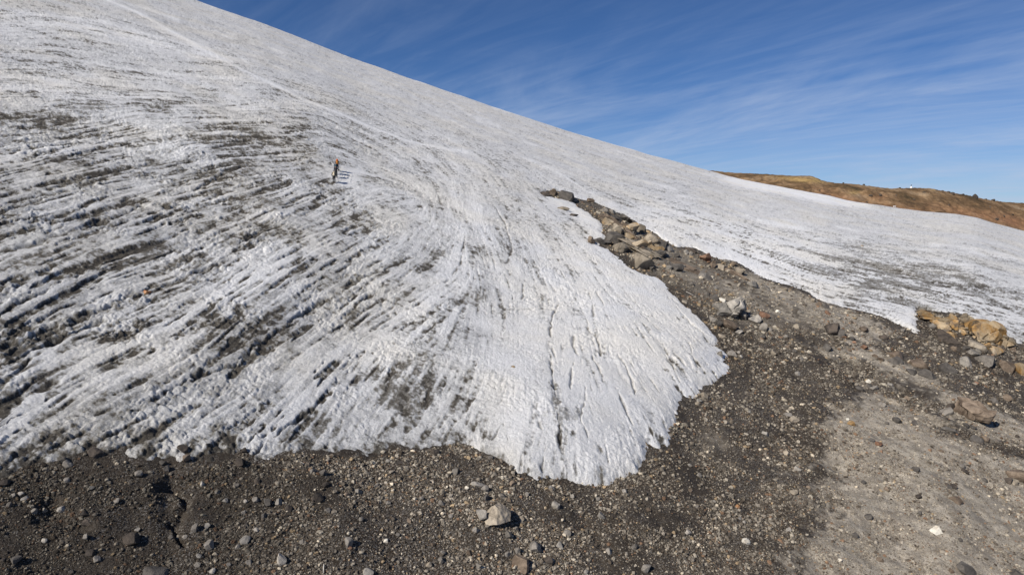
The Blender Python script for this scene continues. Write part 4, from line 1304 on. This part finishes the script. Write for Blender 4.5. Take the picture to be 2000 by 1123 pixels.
B(958, 894, 11, 6, 'dgrey', "dark grey stone at the ice edge where it swings down to the tongue", name='stone', cat='stone')
B(720, 1118, 20, 12, 'pale', "pale boulder at the bottom edge left of centre")
B(1190, 1076, 12, 12, 'pale', "pale rounded stone lower right of the pale rock", name='stone', cat='stone')
# --- foreground rubble, left
B(548, 1092, 22, 18, 'pale', "largest pale grey boulder of the left foreground, shadow on its right")
B(478, 1054, 21, 14, 'pale', "pale oval boulder in the left foreground", cuts=6)
B(408, 1064, 18, 17, 'grey', "leaning grey boulder left of the pale oval boulder", cuts=7)
B(462, 1065, 11, 11, 'grey', "grey stone touching below the pale oval boulder", name='stone', cat='stone')
B(168, 1046, 10, 14, 'grey', "upright square grey stone in the left foreground", boxy=.5, name='stone', cat='stone')
B(30, 1092, 19, 18, 'dgrey', "dark grey boulder near the lower left corner")
B(48, 973, 12, 10, 'pale', "pale round stone near the left edge", name='stone', cat='stone')
B(86, 994, 10, 13, 'pale', "right pale stone of a pair near the left edge", name='stone', cat='stone')
B(66, 998, 12, 12, 'grey', "left greyer stone of a pair near the left edge", name='stone', cat='stone')
B(188, 885, 28, 12, 'dark', "dark brown flat boulder poking into the ice edge on the left", cuts=6)
B(126, 897, 18, 12, 'dgrey', "dark round boulder under the ice edge left of the flat one", cuts=6)
B(132, 906, 17, 10, 'grey', "grey stone in front of the dark round boulder at the ice edge", name='stone', cat='stone')
B(356, 874, 22, 14, 'dark', "dark brown boulder lying on the ice just above its edge")
B(363, 895, 15, 16, 'brown', "brown boulder at the ice edge below the boulder on the ice")
B(317, 904, 14, 9, 'dgrey', "dark oval stone at the ice edge left of the muddy patch", name='stone', cat='stone')
B(325, 913, 10, 14, 'grey', "tilted grey slab left of the muddy patch", name='stone', cat='stone')
B(469, 901, 22, 18, 'dark', "dark brown boulder in the notch of the ice edge left of centre")
B(478, 880, 12, 8, 'dark', "small dark rock on the ice above the notch", name='stone', cat='stone')
B(257, 1050, 32, 18, 'dark', "wide dark brown boulder in the middle of the left foreground", cuts=6)
B(303, 1118, 46, 14, 'dgrey', "wide dark boulder cut by the bottom edge on the left")
B(544, 980, 14, 12, 'pale', "pale stone right of the dark stone in the left foreground", name='stone', cat='stone')
B(521, 981, 16, 13, 'dgrey', "dark stone left of the pale stone in the left foreground", name='stone', cat='stone')
B(404, 1027, 11, 9, 'pale', "small pale stone above the leaning grey boulder", name='stone', cat='stone')
B(381, 1029, 13, 17, 'grey', "square grey stone left of the small pale stone", boxy=.3, name='stone', cat='stone')
B(228, 978, 12, 8, 'grey', "grey stone in the upper left foreground", name='stone', cat='stone')
B(609, 919, 11, 12, 'grey', "left grey stone of a pair under the ice edge", name='stone', cat='stone')
B(630, 922, 13, 14, 'dgrey', "right dark stone of a pair under the ice edge", name='stone', cat='stone')
B(640, 996, 12, 10, 'grey', "grey stone in the middle of the foreground left of centre", name='stone', cat='stone')
B(395, 945, 8, 11, 'pale', "narrow pale stone below the ice edge", name='stone', cat='stone')
B(7, 941, 22, 14, 'dark', "dark boulder at the left edge where the ice ends")
B(135, 909, 8, 6, 'pale', "small light pebble beside the ice edge boulders on the left", name='stone', cat='stone')
B(622, 970, 20, 16, 'dark', "dark brown boulder sunk in the rubble left of centre")
# --- stones lying on the ice
B(287, 575, 13, 11, 'orange', "small orange stone lying alone on the dirty ice at the left", up=.0)
B(280, 580, 6, 6, 'cream', "tiny white stone beside the orange stone on the ice", name='stone', cat='stone')
B(1003, 717, 8, 4, 'gold', "tiny yellow stone on the clean snow of the tongue", name='stone', cat='stone', up=0)
B(1683, 481, 6, 4, 'tan', "tiny tan stone on the right ice field", name='stone', cat='stone', up=0)

# --- ridge boulders
B(1904, 384, 12, 11, 'dark', "largest dark egg shaped boulder on the skyline of the brown ridge", ridge=True, cuts=6)
SKYB = [(1940, 391, 7, 5), (1853, 375, 6, 4), (1860, 378, 8, 5), (1882, 380, 5, 4), (1757, 368, 4, 3), (1646, 358, 4, 3), (1686, 361, 5, 4), (1475, 340, 4, 3),
        (1829, 371, 4, 3), (1840, 373, 5, 3), (1926, 389, 4, 3)]
for a in SKYB:
    B(*a, 'dark', "small dark boulder on the skyline of the brown ridge", ridge=True, group='small boulders along the ridge skyline', cuts=5, sub=2)
for a in [(1701, 383, 7, 5), (1719, 381, 6, 5), (1806, 376, 6, 4), (1786, 390, 4, 4), (1946, 427, 7, 5), (1978, 419, 5, 4), (1962, 422, 4, 4), (1935, 405, 4, 3), (1826, 418, 4, 3), (1600, 372, 4, 3),
          (1692, 395, 5, 4), (1854, 400, 4, 3), (1750, 380, 4, 3)]:
    B(*a, 'dark', "small dark boulder on the flank of the brown ridge", ridge=True, group='small boulders on the ridge flank', cuts=5, sub=2)

# --- individual stones that nothing tells apart, by zone
MESHES = {k: [rock_mesh('stone', 900 + 10 * n + i, k, 2, 7, 0.06) for i in range(4)] for n, k in enumerate(('grey', 'dgrey', 'brown', 'pale', 'tan', 'dark', 'red'))}
rs = np.random.default_rng(21)


def scatter_stones(n, boxpx, wrange, kinds, label, group, accept):
    k = 0
    tries = 0
    while k < n and tries < 5000:
        tries += 1
        px = rs.uniform(boxpx[0], boxpx[2])
        py = rs.uniform(boxpx[1], boxpx[3])
        if not accept(px, py):
            continue
        w = wrange[0] + (wrange[1] - wrange[0]) * rs.random() ** 2.2
        h = w * rs.uniform(0.6, 0.95)
        kd = kinds[rs.integers(len(kinds))]
        B(px, py, w, h, kd, label, name='stone', cat='stone', group=group, me=MESHES[kd][rs.integers(4)], yaw=rs.uniform(0, 6.28))
        k += 1


def sd_at(px, py):
    u, v = pix2uv(px, py)
    j, i = ji_of(np.array([u]), np.array([S(u) + C0 - v]))
    return float(bil(SDG, j, i)[0]), float(bil(LIGHTG, j, i)[0])


def on_dark(px, py):
    s, l = sd_at(px, py)
    return s < -0.5 and l < -0.4


def on_light(px, py):
    s, l = sd_at(px, py)
    return s < -0.5 and l > 0.3


scatter_stones(40, (0, 900, 640, 1120), (9, 16), ['grey', 'pale', 'dgrey', 'dark', 'grey'], "loose cobble in the dark rubble below the left part of the ice edge", 'cobbles in the left foreground rubble', on_dark)
scatter_stones(36, (640, 900, 1280, 1120), (9, 15), ['grey', 'pale', 'grey', 'brown', 'tan'], "loose grey cobble in the rubble below the middle of the ice edge", 'cobbles in the centre foreground rubble', on_dark)
scatter_stones(24, (1280, 720, 1600, 1120), (8, 13), ['pale', 'grey', 'tan', 'brown'], "loose cobble in the dark gravel right of the ice tongue", 'cobbles in the gravel right of the tongue', on_dark)
scatter_stones(20, (1600, 780, 2000, 1120), (8, 14), ['dgrey', 'brown', 'dark', 'grey'], "dark cobble half sunk in the grey lower right slope", 'cobbles on the grey slope', on_light)
scatter_stones(20, (1560, 600, 2000, 780), (8, 13), ['brown', 'red', 'dgrey', 'grey'], "brown cobble on the slope between the right ice field and the gully", 'cobbles on the upper right slope', lambda a, b: sd_at(a, b)[0] < -0.5)
scatter_stones(32, (1180, 430, 1560, 700), (8, 14), ['tan', 'grey', 'pale', 'brown', 'dgrey'], "angular cobble in the rubble of the spine between the ice tongues", 'cobbles along the rubble spine', lambda a, b: sd_at(a, b)[0] < -0.3)

# every cobble says which one it is: its size and colour and the named rock it lies next to
AUTO = {'cobbles in the left foreground rubble', 'cobbles in the centre foreground rubble', 'cobbles in the gravel right of the tongue', 'cobbles on the grey slope',
        'cobbles on the upper right slope', 'cobbles along the rubble spine', 'joint blocks of the tan outcrop', 'joint blocks of the golden outcrop'}
CNAME = dict(grey='grey', dgrey='dark grey', brown='brown', pale='pale', tan='tan', dark='blackish', red='reddish brown', ochre='ochre', gold='golden')
marks = [(r[1], r[2], r[5]) for r in ROCKS if r[6] not in AUTO and not r[7] and len(r[5].split()) <= 10 and r[0]['category'] != 'outcrop']
used = set()
for o, px, py, w, mat, lab, grp, rdg in ROCKS:
    if grp not in AUTO:
        continue
    near = sorted(marks, key=lambda q: (q[0] - px) ** 2 + (2 * (q[1] - py)) ** 2)[:6]
    noun = 'block' if 'joint' in grp else 'cobble'
    sz = 'small' if w < 11 else ('medium sized' if w < 14 else 'large')
    done = False
    for mx, my, ml in near:
        dx, dy = px - mx, py - my
        dd_ = math.hypot(dx, dy)
        how = 'close' if dd_ < 35 else ('a little' if dd_ < 80 else 'well')
        if abs(dx) > 2.2 * abs(dy):
            dr = 'to the left of' if dx < 0 else 'to the right of'
        elif abs(dy) > 1.2 * abs(dx):
            dr = 'above' if dy < 0 else 'below'
        else:
            dr = ('upper' if dy < 0 else 'lower') + (' left of' if dx < 0 else ' right of')
        ml_ = ml if ml.split()[0] in ('left', 'right', 'upper') and 'one of' in ml else ml
        art = 'the ' if not ml_.startswith('the ') else ''
        for cand in (f"{CNAME[mat]} {noun} {dr} {art}{ml_}", f"{sz} {CNAME[mat]} {noun} {dr} {art}{ml_}", f"{sz} {CNAME[mat]} {noun} {how} {dr} {art}{ml_}"):
            if cand not in used and len(cand.split()) <= 16:
                o['label'] = cand
                used.add(cand)
                done = True
                break
        if done:
            break
ORD = ['first', 'second', 'third', 'fourth', 'fifth', 'sixth', 'seventh', 'eighth', 'ninth', 'tenth', 'eleventh', 'twelfth', 'thirteenth']
for grp, where in (('small boulders along the ridge skyline', 'skyline'), ('small boulders on the ridge flank', 'flank')):
    lst = sorted([r for r in ROCKS if r[6] == grp], key=lambda r: r[1])
    for k, r in enumerate(lst):
        r[0]['label'] = f"small dark boulder on the {where} of the brown ridge, {ORD[k]} of {len(lst)} from the left"

# ------------------------------------------------------------------ gravel: far too many to count, one object of scattered stones
NP = 260000
gpx = rs.uniform(-40, 2040, NP * 3)
gpy = rs.uniform(370, 1160, NP * 3)
gu, gv = pix2uv(gpx, gpy)
gq = S(gu) + C0 - gv
gj, gi = ji_of(gu, gq)
gsd = bil(SDG, gj, gi)
ok = (gsd < 0.15) & (gq > C0 + 0.003) & (gq < 1.35)
gx_, gy_ = gu * y_of_q(gq), y_of_q(gq)
cl_ = fbm(gx_ / 2.2, gy_ / 2.2, 4, 301)
J2 = np.clip(np.round((gu - L_GR['u0']) / L_GR['du']).astype(int), 0, Ug2.shape[1] - 1)
I2 = np.clip(np.round((gq - L_GR['q0']) / L_GR['dq']).astype(int), 0, Ug2.shape[0] - 1)
lt = LT[I2, J2]
wt = WT[I2, J2]
dens = (0.24 + 0.95 * sstep(cl_, 0.42, 0.60)) * (1 - 0.45 * lt) * (1 - 0.60 * wt)
ok &= rs.random(len(gpx)) < dens
sel = np.where(ok)[0][:NP]
P3 = surf(gpx[sel], gpy[sel], L_GR)
lt, wt = lt[sel], wt[sel]
dist = P3[:, 1]
smin = 0.72 * dist / F          # smallest stone worth building at this distance (m, half size)
size = smin * np.minimum(rs.random(len(sel)) ** (-1 / 2.7), 6.0)
size *= (1 - 0.15 * lt)
asp = np.stack([rs.uniform(.75, 1.35, len(sel)), rs.uniform(.75, 1.2, len(sel)), rs.uniform(.5, .95, len(sel))], 1)
tone = rs.random(len(sel))
pal = np.array([(0.080, 0.064, 0.048), (0.135, 0.112, 0.086), (0.20, 0.172, 0.136), (0.28, 0.245, 0.196), (0.38, 0.335, 0.265), (0.58, 0.50, 0.38), (0.20, 0.125, 0.078), (0.33, 0.245, 0.15)])
pr_d = np.array([.17, .22, .22, .17, .10, .03, .05, .04])
pr_l = np.array([.10, .16, .25, .22, .12, .02, .09, .04])
spn = (gpx[sel] < 1560) & (gpy[sel] < 650)
pr_s = np.array([.08, .14, .20, .22, .12, .04, .08, .12])
ch = np.where(rs.random(len(sel)) < lt, rs.choice(8, len(sel), p=pr_l), rs.choice(8, len(sel), p=pr_d))
ch = np.where(spn, rs.choice(8, len(sel), p=pr_s), ch)
zone = 0.92 - 0.50 * sstep(-gpx[sel], -760, -420) * sstep(gpy[sel], 860, 930) - 0.12 * sstep(gpx[sel], 1180, 1300) * (1 - lt)
colp = pal[ch] * (rs.uniform(0.55, 1.1, len(sel)) * np.where(size > 1.6 * smin, 1.35, 0.85) * zone)[:, None]
me = bpy.data.meshes.new('gravel')
me.vertices.add(len(sel))
P3[:, 2] += size * asp[:, 2] * 0.15
me.vertices.foreach_set('co', P3.astype(np.float32).ravel())
a_ = me.attributes.new('stone_scale', 'FLOAT_VECTOR', 'POINT')
a_.data.foreach_set('vector', (asp * size[:, None]).astype(np.float32).ravel())
a_ = me.attributes.new('stone_turn', 'FLOAT_VECTOR', 'POINT')
a_.data.foreach_set('vector', np.stack([rs.uniform(-.5, .5, len(sel)), rs.uniform(-.5, .5, len(sel)), rs.uniform(0, 6.28, len(sel))], 1).astype(np.float32).ravel())
a_ = me.attributes.new('stone_color', 'FLOAT_COLOR', 'POINT')
a_.data.foreach_set('color', np.concatenate([colp, np.ones((len(sel), 1))], 1).astype(np.float32).ravel())
a_ = me.attributes.new('stone_kind', 'INT', 'POINT')
a_.data.foreach_set('value', rs.integers(0, 6, len(sel)).astype(np.int32))
gravel = bpy.data.objects.new('gravel', me)
COL.objects.link(gravel)
tag(gravel, kind='stuff')
gm, N = new_mat("gravel_stone")
ac_ = N.n('ShaderNodeAttribute', attribute_type='INSTANCER', attribute_name='stone_color').outputs['Color']
pos = N.n('ShaderNodeNewGeometry').outputs['Position']
n2 = N.n('ShaderNodeTexNoise', inp={'Vector': pos, 'Scale': 9.0, 'Detail': 4.0}).outputs[0]
k_ = N.math('ADD', 0.6, N.math('MULTIPLY', n2, 0.8))
finish(N, N.mix(1.0, ac_, N.n('ShaderNodeCombineColor', inp={0: k_, 1: k_, 2: k_}).outputs[0], 'MULTIPLY'), 0.9, None, 0.25)
ng = bpy.data.node_groups.new('scatter_gravel', 'GeometryNodeTree')
ng.interface.new_socket('Geometry', in_out='INPUT', socket_type='NodeSocketGeometry')
ng.interface.new_socket('Geometry', in_out='OUTPUT', socket_type='NodeSocketGeometry')
gn = ng.nodes
gi_, go_ = gn.new('NodeGroupInput'), gn.new('NodeGroupOutput')
g2i = gn.new('GeometryNodeGeometryToInstance')
for k in range(6):
    ico = gn.new('GeometryNodeMeshIcoSphere')
    ico.inputs['Radius'].default_value = 1.0
    ico.inputs['Subdivisions'].default_value = 2
    sp = gn.new('GeometryNodeSetPosition')
    nt = gn.new('ShaderNodeTexNoise')
    nt.noise_dimensions = '4D'
    nt.inputs['W'].default_value = 3.1 * k
    nt.inputs['Scale'].default_value = 1.1
    nt.inputs['Detail'].default_value = 1.0
    vm = gn.new('ShaderNodeVectorMath')
    vm.operation = 'SUBTRACT'
    vm.inputs[1].default_value = (0.5, 0.5, 0.5)
    vs = gn.new('ShaderNodeVectorMath')
    vs.operation = 'SCALE'
    vs.inputs['Scale'].default_value = 1.9
    ng.links.new(nt.outputs['Color'], vm.inputs[0])
    ng.links.new(vm.outputs[0], vs.inputs[0])
    ng.links.new(vs.outputs[0], sp.inputs['Offset'])
    ng.links.new(ico.outputs['Mesh'], sp.inputs['Geometry'])
    sm = gn.new('GeometryNodeSetMaterial')
    sm.inputs['Material'].default_value = gm
    ng.links.new(sp.outputs[0], sm.inputs['Geometry'])
    ng.links.new(sm.outputs[0], g2i.inputs[0])
iop = gn.new('GeometryNodeInstanceOnPoints')
ng.links.new(gi_.outputs[0], iop.inputs['Points'])
ng.links.new(g2i.outputs[0], iop.inputs['Instance'])
iop.inputs['Pick Instance'].default_value = True


def named(typ, nm):
    a = gn.new('GeometryNodeInputNamedAttribute')
    a.data_type = typ
    a.inputs['Name'].default_value = nm
    return a.outputs['Attribute']


ng.links.new(named('INT', 'stone_kind'), iop.inputs['Instance Index'])
ng.links.new(named('FLOAT_VECTOR', 'stone_turn'), iop.inputs['Rotation'])
ng.links.new(named('FLOAT_VECTOR', 'stone_scale'), iop.inputs['Scale'])
ng.links.new(iop.outputs[0], go_.inputs[0])
md = gravel.modifiers.new('scatter', 'NODES')
md.node_group = ng

# ------------------------------------------------------------------ small things
def simple_mat(name, c, rough=0.7):
    m, N = new_mat(name)
    pos = N.n('ShaderNodeNewGeometry').outputs['Position']
    n = N.n('ShaderNodeTexNoise', inp={'Vector': pos, 'Scale': 12.0, 'Detail': 4.0}).outputs[0]
    k = N.math('ADD', 0.75, N.math('MULTIPLY', n, 0.5))
    col = N.mix(1.0, c, N.n('ShaderNodeCombineColor', inp={0: k, 1: k, 2: k}).outputs[0], 'MULTIPLY')
    finish(N, col, rough, [(n, 0.3, 0.01)], 0.3)
    return m


CM = {k: simple_mat(k + '_cloth', c) for k, c in dict(black=(0.018, 0.018, 0.022), navy=(0.02, 0.03, 0.06), cream=(0.62, 0.54, 0.40), orange=(0.42, 0.17, 0.03), redorange=(0.62, 0.15, 0.03),
                                                     brown=(0.10, 0.05, 0.03), grey=(0.16, 0.17, 0.19), skin=(0.50, 0.31, 0.22), teal=(0.06, 0.12, 0.14), olive=(0.11, 0.09, 0.04)).items()}
CM['metal'] = simple_mat('axe_metal', (0.35, 0.36, 0.38), 0.35)
CM['wood'] = simple_mat('bleached_wood', (0.55, 0.52, 0.46), 0.8)


def mesh_obj(name, me, mat, parent=None):
    if mat is not None:
        me.materials.append(mat)
    o = bpy.data.objects.new(name, me)
    COL.objects.link(o)
    if parent is not None:
        o.parent = parent
    return o


def tube_bm(bm, pts, r, seg=8):
    """tapered tube through pts with radii r"""
    rings = []
    for k, p in enumerate(pts):
        p = Vector(p)
        a = Vector(pts[max(k - 1, 0)])
        b = Vector(pts[min(k + 1, len(pts) - 1)])
        d = (b - a).normalized()
        q = Vector((0, 0, 1)).rotation_difference(d)
        rings.append([bm.verts.new(p + q @ Vector((math.cos(t * 2 * math.pi / seg) * r[k], math.sin(t * 2 * math.pi / seg) * r[k], 0))) for t in range(seg)])
    for k in range(len(rings) - 1):
        for t in range(seg):
            bm.faces.new((rings[k][t], rings[k][(t + 1) % seg], rings[k + 1][(t + 1) % seg], rings[k + 1][t]))
    bm.faces.new(rings[0][::-1])
    bm.faces.new(rings[-1])


def tube(name, pts, r, mat, parent=None, seg=8):
    bm = bmesh.new()
    tube_bm(bm, pts, r, seg)
    me = bpy.data.meshes.new(name)
    bm.to_mesh(me)
    bm.free()
    for p in me.polygons:
        p.use_smooth = True
    return mesh_obj(name, me, mat, parent)


def soft_box(name, size, mat, parent, loc=(0, 0, 0), bev=0.05, rot=(0, 0, 0), taper=1.0):
    bm = bmesh.new()
    bmesh.ops.create_cube(bm, size=1.0)
    for v in bm.verts:
        k = taper if v.co.z > 0 else 1.0
        v.co = Vector((v.co.x * size[0] * k, v.co.y * size[1] * k, v.co.z * size[2]))
    bmesh.ops.bevel(bm, geom=bm.edges[:], offset=bev, segments=3, affect='EDGES')
    me = bpy.data.meshes.new(name)
    bm.to_mesh(me)
    bm.free()
    for p in me.polygons:
        p.use_smooth = True
    o = mesh_obj(name, me, mat, parent)
    o.location = loc
    o.rotation_euler = rot
    return o


def make_person(px, py, face, top, legs, hat, label, height=1.78, stride=0.18, arm=0, boots='brown', lookdown=0.0):
    root = bpy.data.objects.new('person', None)
    COL.objects.link(root)
    p = Vector(surf([px], [py], L_ICE)[0])
    root.location = p
    root.rotation_euler = (0, 0, face)
    tag(root, label, 'person', 'roped climbers on the ice')
    s = height / 1.78
    V = []
    E = []
    Rr = []

    def add(co, r, par):
        V.append([c * s for c in co])
        Rr.append(r * s)
        if par is not None:
            E.append((par, len(V) - 1))
        return len(V) - 1
    pel = add((0, 0, .93), .145, None)
    sp_ = add((0, .04, 1.12), .135, pel)
    chs = add((0, .10, 1.33), .165, sp_)
    nk = add((0, .15, 1.50), .062, chs)
    hd = add((0, .185, 1.60), .088, nk)
    ht = add((0, .195, 1.70), .080, hd)
    nose = add((0, .285, 1.61), .018, hd)
    zg = [0.0, 0.0]
    for sx, st in ((-1, stride), (1, -stride)):
        hip = add((sx * .10, 0, .88), .105, pel)
        kn = add((sx * .115, st * .75 + .07, .49 + max(st, 0) * .25), .075, hip)
        gz = st * 0.30                       # slope rises ahead of them
        an = add((sx * .12, st, .10 + gz), .048, kn)
        hl = add((sx * .12, st - .05, .05 + gz), .045, an)
        toe = add((sx * .13, st + .17, .045 + gz), .042, an)
        shd = add((sx * .19, .10, 1.41), .070, chs)
        if arm == sx:
            el = add((sx * .42, .12, 1.22), .048, shd)
            wr = add((sx * .62, .18, 1.04), .035, el)
            dirn = Vector((.8 * sx, .2, -.55)).normalized()
        else:
            el = add((sx * .27, .04, 1.15), .048, shd)
            wr = add((sx * .27, .25, 1.02), .035, el)
            dirn = Vector((0, .9, -.4)).normalized()
        w0 = Vector(V[wr]) / s
        palm = add(w0 + dirn * .07, .036, wr)
        side = dirn.cross(Vector((0, 0, 1))).normalized()
        upv = side.cross(dirn)
        for fk, (off, ln) in enumerate(((-.033, .055), (-.011, .066), (.011, .062), (.033, .048))):
            a = add(w0 + dirn * .10 + side * off, .010, palm)
            b = add(w0 + dirn * (.10 + ln * .6) + side * off - upv * .008, .009, a)
            c = add(w0 + dirn * (.10 + ln * .8) + side * off - upv * .035, .008, b)
        a = add(w0 + dirn * .05 + side * -.045 * sx, .012, palm)
        b = add(w0 + dirn * .085 + side * -.055 * sx - upv * .02, .010, a)
    me = bpy.data.meshes.new('body_skeleton')
    me.from_pydata(V, E, [])
    o = bpy.data.objects.new('body_skeleton', me)
    COL.objects.link(o)
    md = o.modifiers.new('Skin', 'SKIN')
    sv_ = me.skin_vertices[0].data
    for k, r in enumerate(Rr):
        sv_[k].radius = (r * 1.22, r * (0.95 if k in (sp_, chs, pel) else 1.22))
    sv_[0].use_root = True
    sb = o.modifiers.new('Sub', 'SUBSURF')
    sb.levels = 2
    sb.render_levels = 2
    dg = bpy.context.evaluated_depsgraph_get()
    bme = bpy.data.meshes.new_from_object(o.evaluated_get(dg))
    bme.name = 'body'
    bpy.data.objects.remove(o)
    bpy.data.meshes.remove(me)
    bme.materials.clear()
    for mm_ in (CM[top], CM[legs], CM['skin'], CM[boots], CM['black']):
        bme.materials.append(mm_)
    for pg in bme.polygons:
        c = pg.center / s
        zz = c.z
        mi = 0
        if zz > 1.50:
            mi = 2
        elif zz < 0.93:
            mi = 1
        ax = abs(c.x)
        if .6 < zz < 1.2 and ((arm != 0 and c.x * arm > .60) or (arm != (1 if c.x > 0 else -1) and c.y > .24 and ax > .18)):
            mi = 4
        if zz < .16 and c.y < 0.0 or zz < .16 + stride * .3 and c.y >= 0.0 and zz < .22:
            mi = 3
        pg.material_index = mi
        pg.use_smooth = True
    body = bpy.data.objects.new('body', bme)
    COL.objects.link(body)
    body.parent = root
    # helmet or hat, child
    bm = bmesh.new()
    bmesh.ops.create_icosphere(bm, subdivisions=3, radius=1.0)
    for v in list(bm.verts):
        if v.co.z < -0.25:
            v.co.z = -0.25
            v.co.x *= 1.12
            v.co.y *= 1.12
    me = bpy.data.meshes.new('helmet')
    bm.to_mesh(me)
    bm.free()
    for pg in me.polygons:
        pg.use_smooth = True
    hm = mesh_obj('helmet', me, CM[hat], root)
    hm.scale = (.105 * s, .125 * s, .11 * s)
    hm.location = (0, .185 * s, 1.675 * s)
    for sx in (-1, 1):
        bm = bmesh.new()
        bmesh.ops.create_icosphere(bm, subdivisions=1, radius=.012 * s)
        me = bpy.data.meshes.new('eye')
        bm.to_mesh(me)
        bm.free()
        e = mesh_obj('eye', me, CM['black'], root)
        e.location = (sx * .032 * s, .265 * s, 1.635 * s)
    return root, s


def make_pack(root, s, mat, lidmat, label, big=1.0):
    t = bpy.data.objects.new('backpack', None)
    COL.objects.link(t)
    t.location = root.location
    t.rotation_euler = root.rotation_euler
    tag(t, label, 'backpack')
    soft_box('pack_body', (.32 * big, .22 * big, .50 * big), CM[mat], t, (0, (-.12) * s, 1.22 * s), .07, (R(-12), 0, 0), .9)
    soft_box('lid', (.30 * big, .22 * big, .13 * big), CM[lidmat], t, (0, -.06 * s, (1.22 + .29 * big) * s), .05, (R(-8), 0, 0))
    soft_box('front_pocket', (.22 * big, .07, .24 * big), CM[mat], t, (0, (-.12) * s - .13 * big, 1.13 * s), .03, (R(-12), 0, 0))
    for sx in (-1, 1):
        tube('shoulder_strap', [(sx * .10, -.02, 1.42 * s), (sx * .11, .08, 1.50 * s), (sx * .12, .22, 1.42 * s), (sx * .12, .24, 1.25 * s), (sx * .14, .10, 1.08 * s)], [.02] * 5, CM['black'], t, 6)
    return t


def make_axe(root, s, side, label, loc=None):
    t = bpy.data.objects.new('ice_axe', None)
    COL.objects.link(t)
    t.location = root.location
    t.rotation_euler = root.rotation_euler
    tag(t, label, 'ice axe')
    if loc == 'out':
        h = Vector((side * .68, .20, 1.00)) * s
        tip = h + Vector((side * .25, .15, -.62)) * s
    else:
        h = Vector((side * .27, .33, .98)) * s
        tip = h + Vector((side * .06, .12, -.80)) * s
    tube('shaft', [h, tip], [.016, .014], CM['metal'], t, 6)
    tube('axe_head', [h + Vector((0, .14, -.03)), h + Vector((0, .0, .01)), h + Vector((0, -.09, 0))], [.006, .018, .022], CM['metal'], t, 6)
    tube('spike', [tip, tip + (tip - h).normalized() * .07], [.012, .002], CM['metal'], t, 6)
    return t


UPHILL = R(12)
r1, s1_ = make_person(652, 355.5, UPHILL, 'black', 'black', 'grey', "climber lowest on the slope in black jacket with cream backpack and dark trousers", 1.82, .13, 0)
make_pack(r1, s1_, 'cream', 'cream', "cream backpack of the lowest climber")
make_axe(r1, s1_, -1, "ice axe in the left hand of the lowest climber")
r2, s2_ = make_person(655.5, 348.5, UPHILL + .1, 'black', 'black', 'black', "second climber from below all in black, right arm held out to the side", 1.76, .18, 1)
make_pack(r2, s2_, 'black', 'navy', "black backpack of the climber with the arm held out", .85)
make_axe(r2, s2_, 1, "ice axe held out at the side by the second climber from below", 'out')
r3, s3_ = make_person(657.5, 341, UPHILL - .05, 'navy', 'black', 'navy', "third climber from below in dark blue half hidden behind the others", 1.74, .16, 0)
make_pack(r3, s3_, 'teal', 'grey', "grey blue backpack of the third climber from below", .85)
r4, s4_ = make_person(658.0, 333.5, UPHILL, 'brown', 'black', 'redorange', "uppermost climber with orange helmet and big orange backpack", 1.80, .17, 0)
make_pack(r4, s4_, 'orange', 'redorange', "big orange backpack of the uppermost climber", 1.15)
make_axe(r4, s4_, 1, "ice axe in the right hand of the uppermost climber")
# rope linking the four
rp = []
for a, b in ((r1, r2), (r2, r3), (r3, r4)):
    for t_ in np.linspace(0, 1, 6)[:-1]:
        q_ = a.location.lerp(b.location, t_)
        rp.append((q_.x + 0.05, q_.y, q_.z + 0.98 - 0.35 * math.sin(math.pi * t_)))
rp.append((r4.location.x + .05, r4.location.y, r4.location.z + .98))
rope = tube('rope', rp, [0.008] * len(rp), CM['teal'], None, 5)
tag(rope, "thin dark rope linking the four climbers at the waist", 'rope')

# bleached sticks lying in the rubble
for (a, b, lab) in (((1339, 570), (1358, 580), "thin bleached stick lying in dark gravel beside the tongue's upper right edge"),
                    ((633, 1105), (631, 1122), "thin pale stick standing up near the bottom edge left of centre")):
    pa = Vector(surf([a[0]], [a[1]])[0]) + Vector((0, 0, .12))
    pb = Vector(surf([b[0]], [b[1]])[0]) + Vector((0, 0, .12))
    mid = (pa + pb) / 2 + Vector((0, 0, .02))
    st_ = tube('stick', [pa, mid, pb], [.035, .03, .02], CM['wood'], None, 6)
    tag(st_, lab, 'stick')

# white marker on the ridge: rounded base, short post, dark head
mp = ridge_point(1780.5, 368)
mk = bpy.data.objects.new('summit_marker', None)
COL.objects.link(mk)
mk.location = mp
tag(mk, "tiny white bell shaped marker with a dark top on the crest of the brown ridge", 'marker')
WHITE = simple_mat('white_paint', (0.8, 0.8, 0.78))
DARKM = simple_mat('dark_top', (0.04, 0.05, 0.045))
tube('base', [(0, 0, -.2), (0, 0, .5), (0, 0, 1.0), (0, 0, 1.4)], [.9, .85, .6, .25], WHITE, mk, 12)
tube('post', [(0, 0, 1.4), (0, 0, 2.0)], [.12, .12], DARKM, mk, 8)
tube('cap', [(0, 0, 2.0), (0, 0, 2.3), (0, 0, 2.7)], [.5, .45, .05], DARKM, mk, 10)

# remnant of snow at the foot of the ridge
sp0 = ridge_point(1744, 404)
sn = rock_mesh('snow_patch', 77, 'pale', 3, 3, .05, smooth=True)
sn.materials.clear()
sn.materials.append(simple_mat('patch_snow', (0.82, 0.83, 0.85)))
so = bpy.data.objects.new('snow_patch', sn)
COL.objects.link(so)
so.location = sp0 + Vector((0, -2, 0.3))
so.scale = (0.8, 1.5, 0.4)
tag(so, "small white snow patch between the right ice field and the brown ridge", 'snow patch')
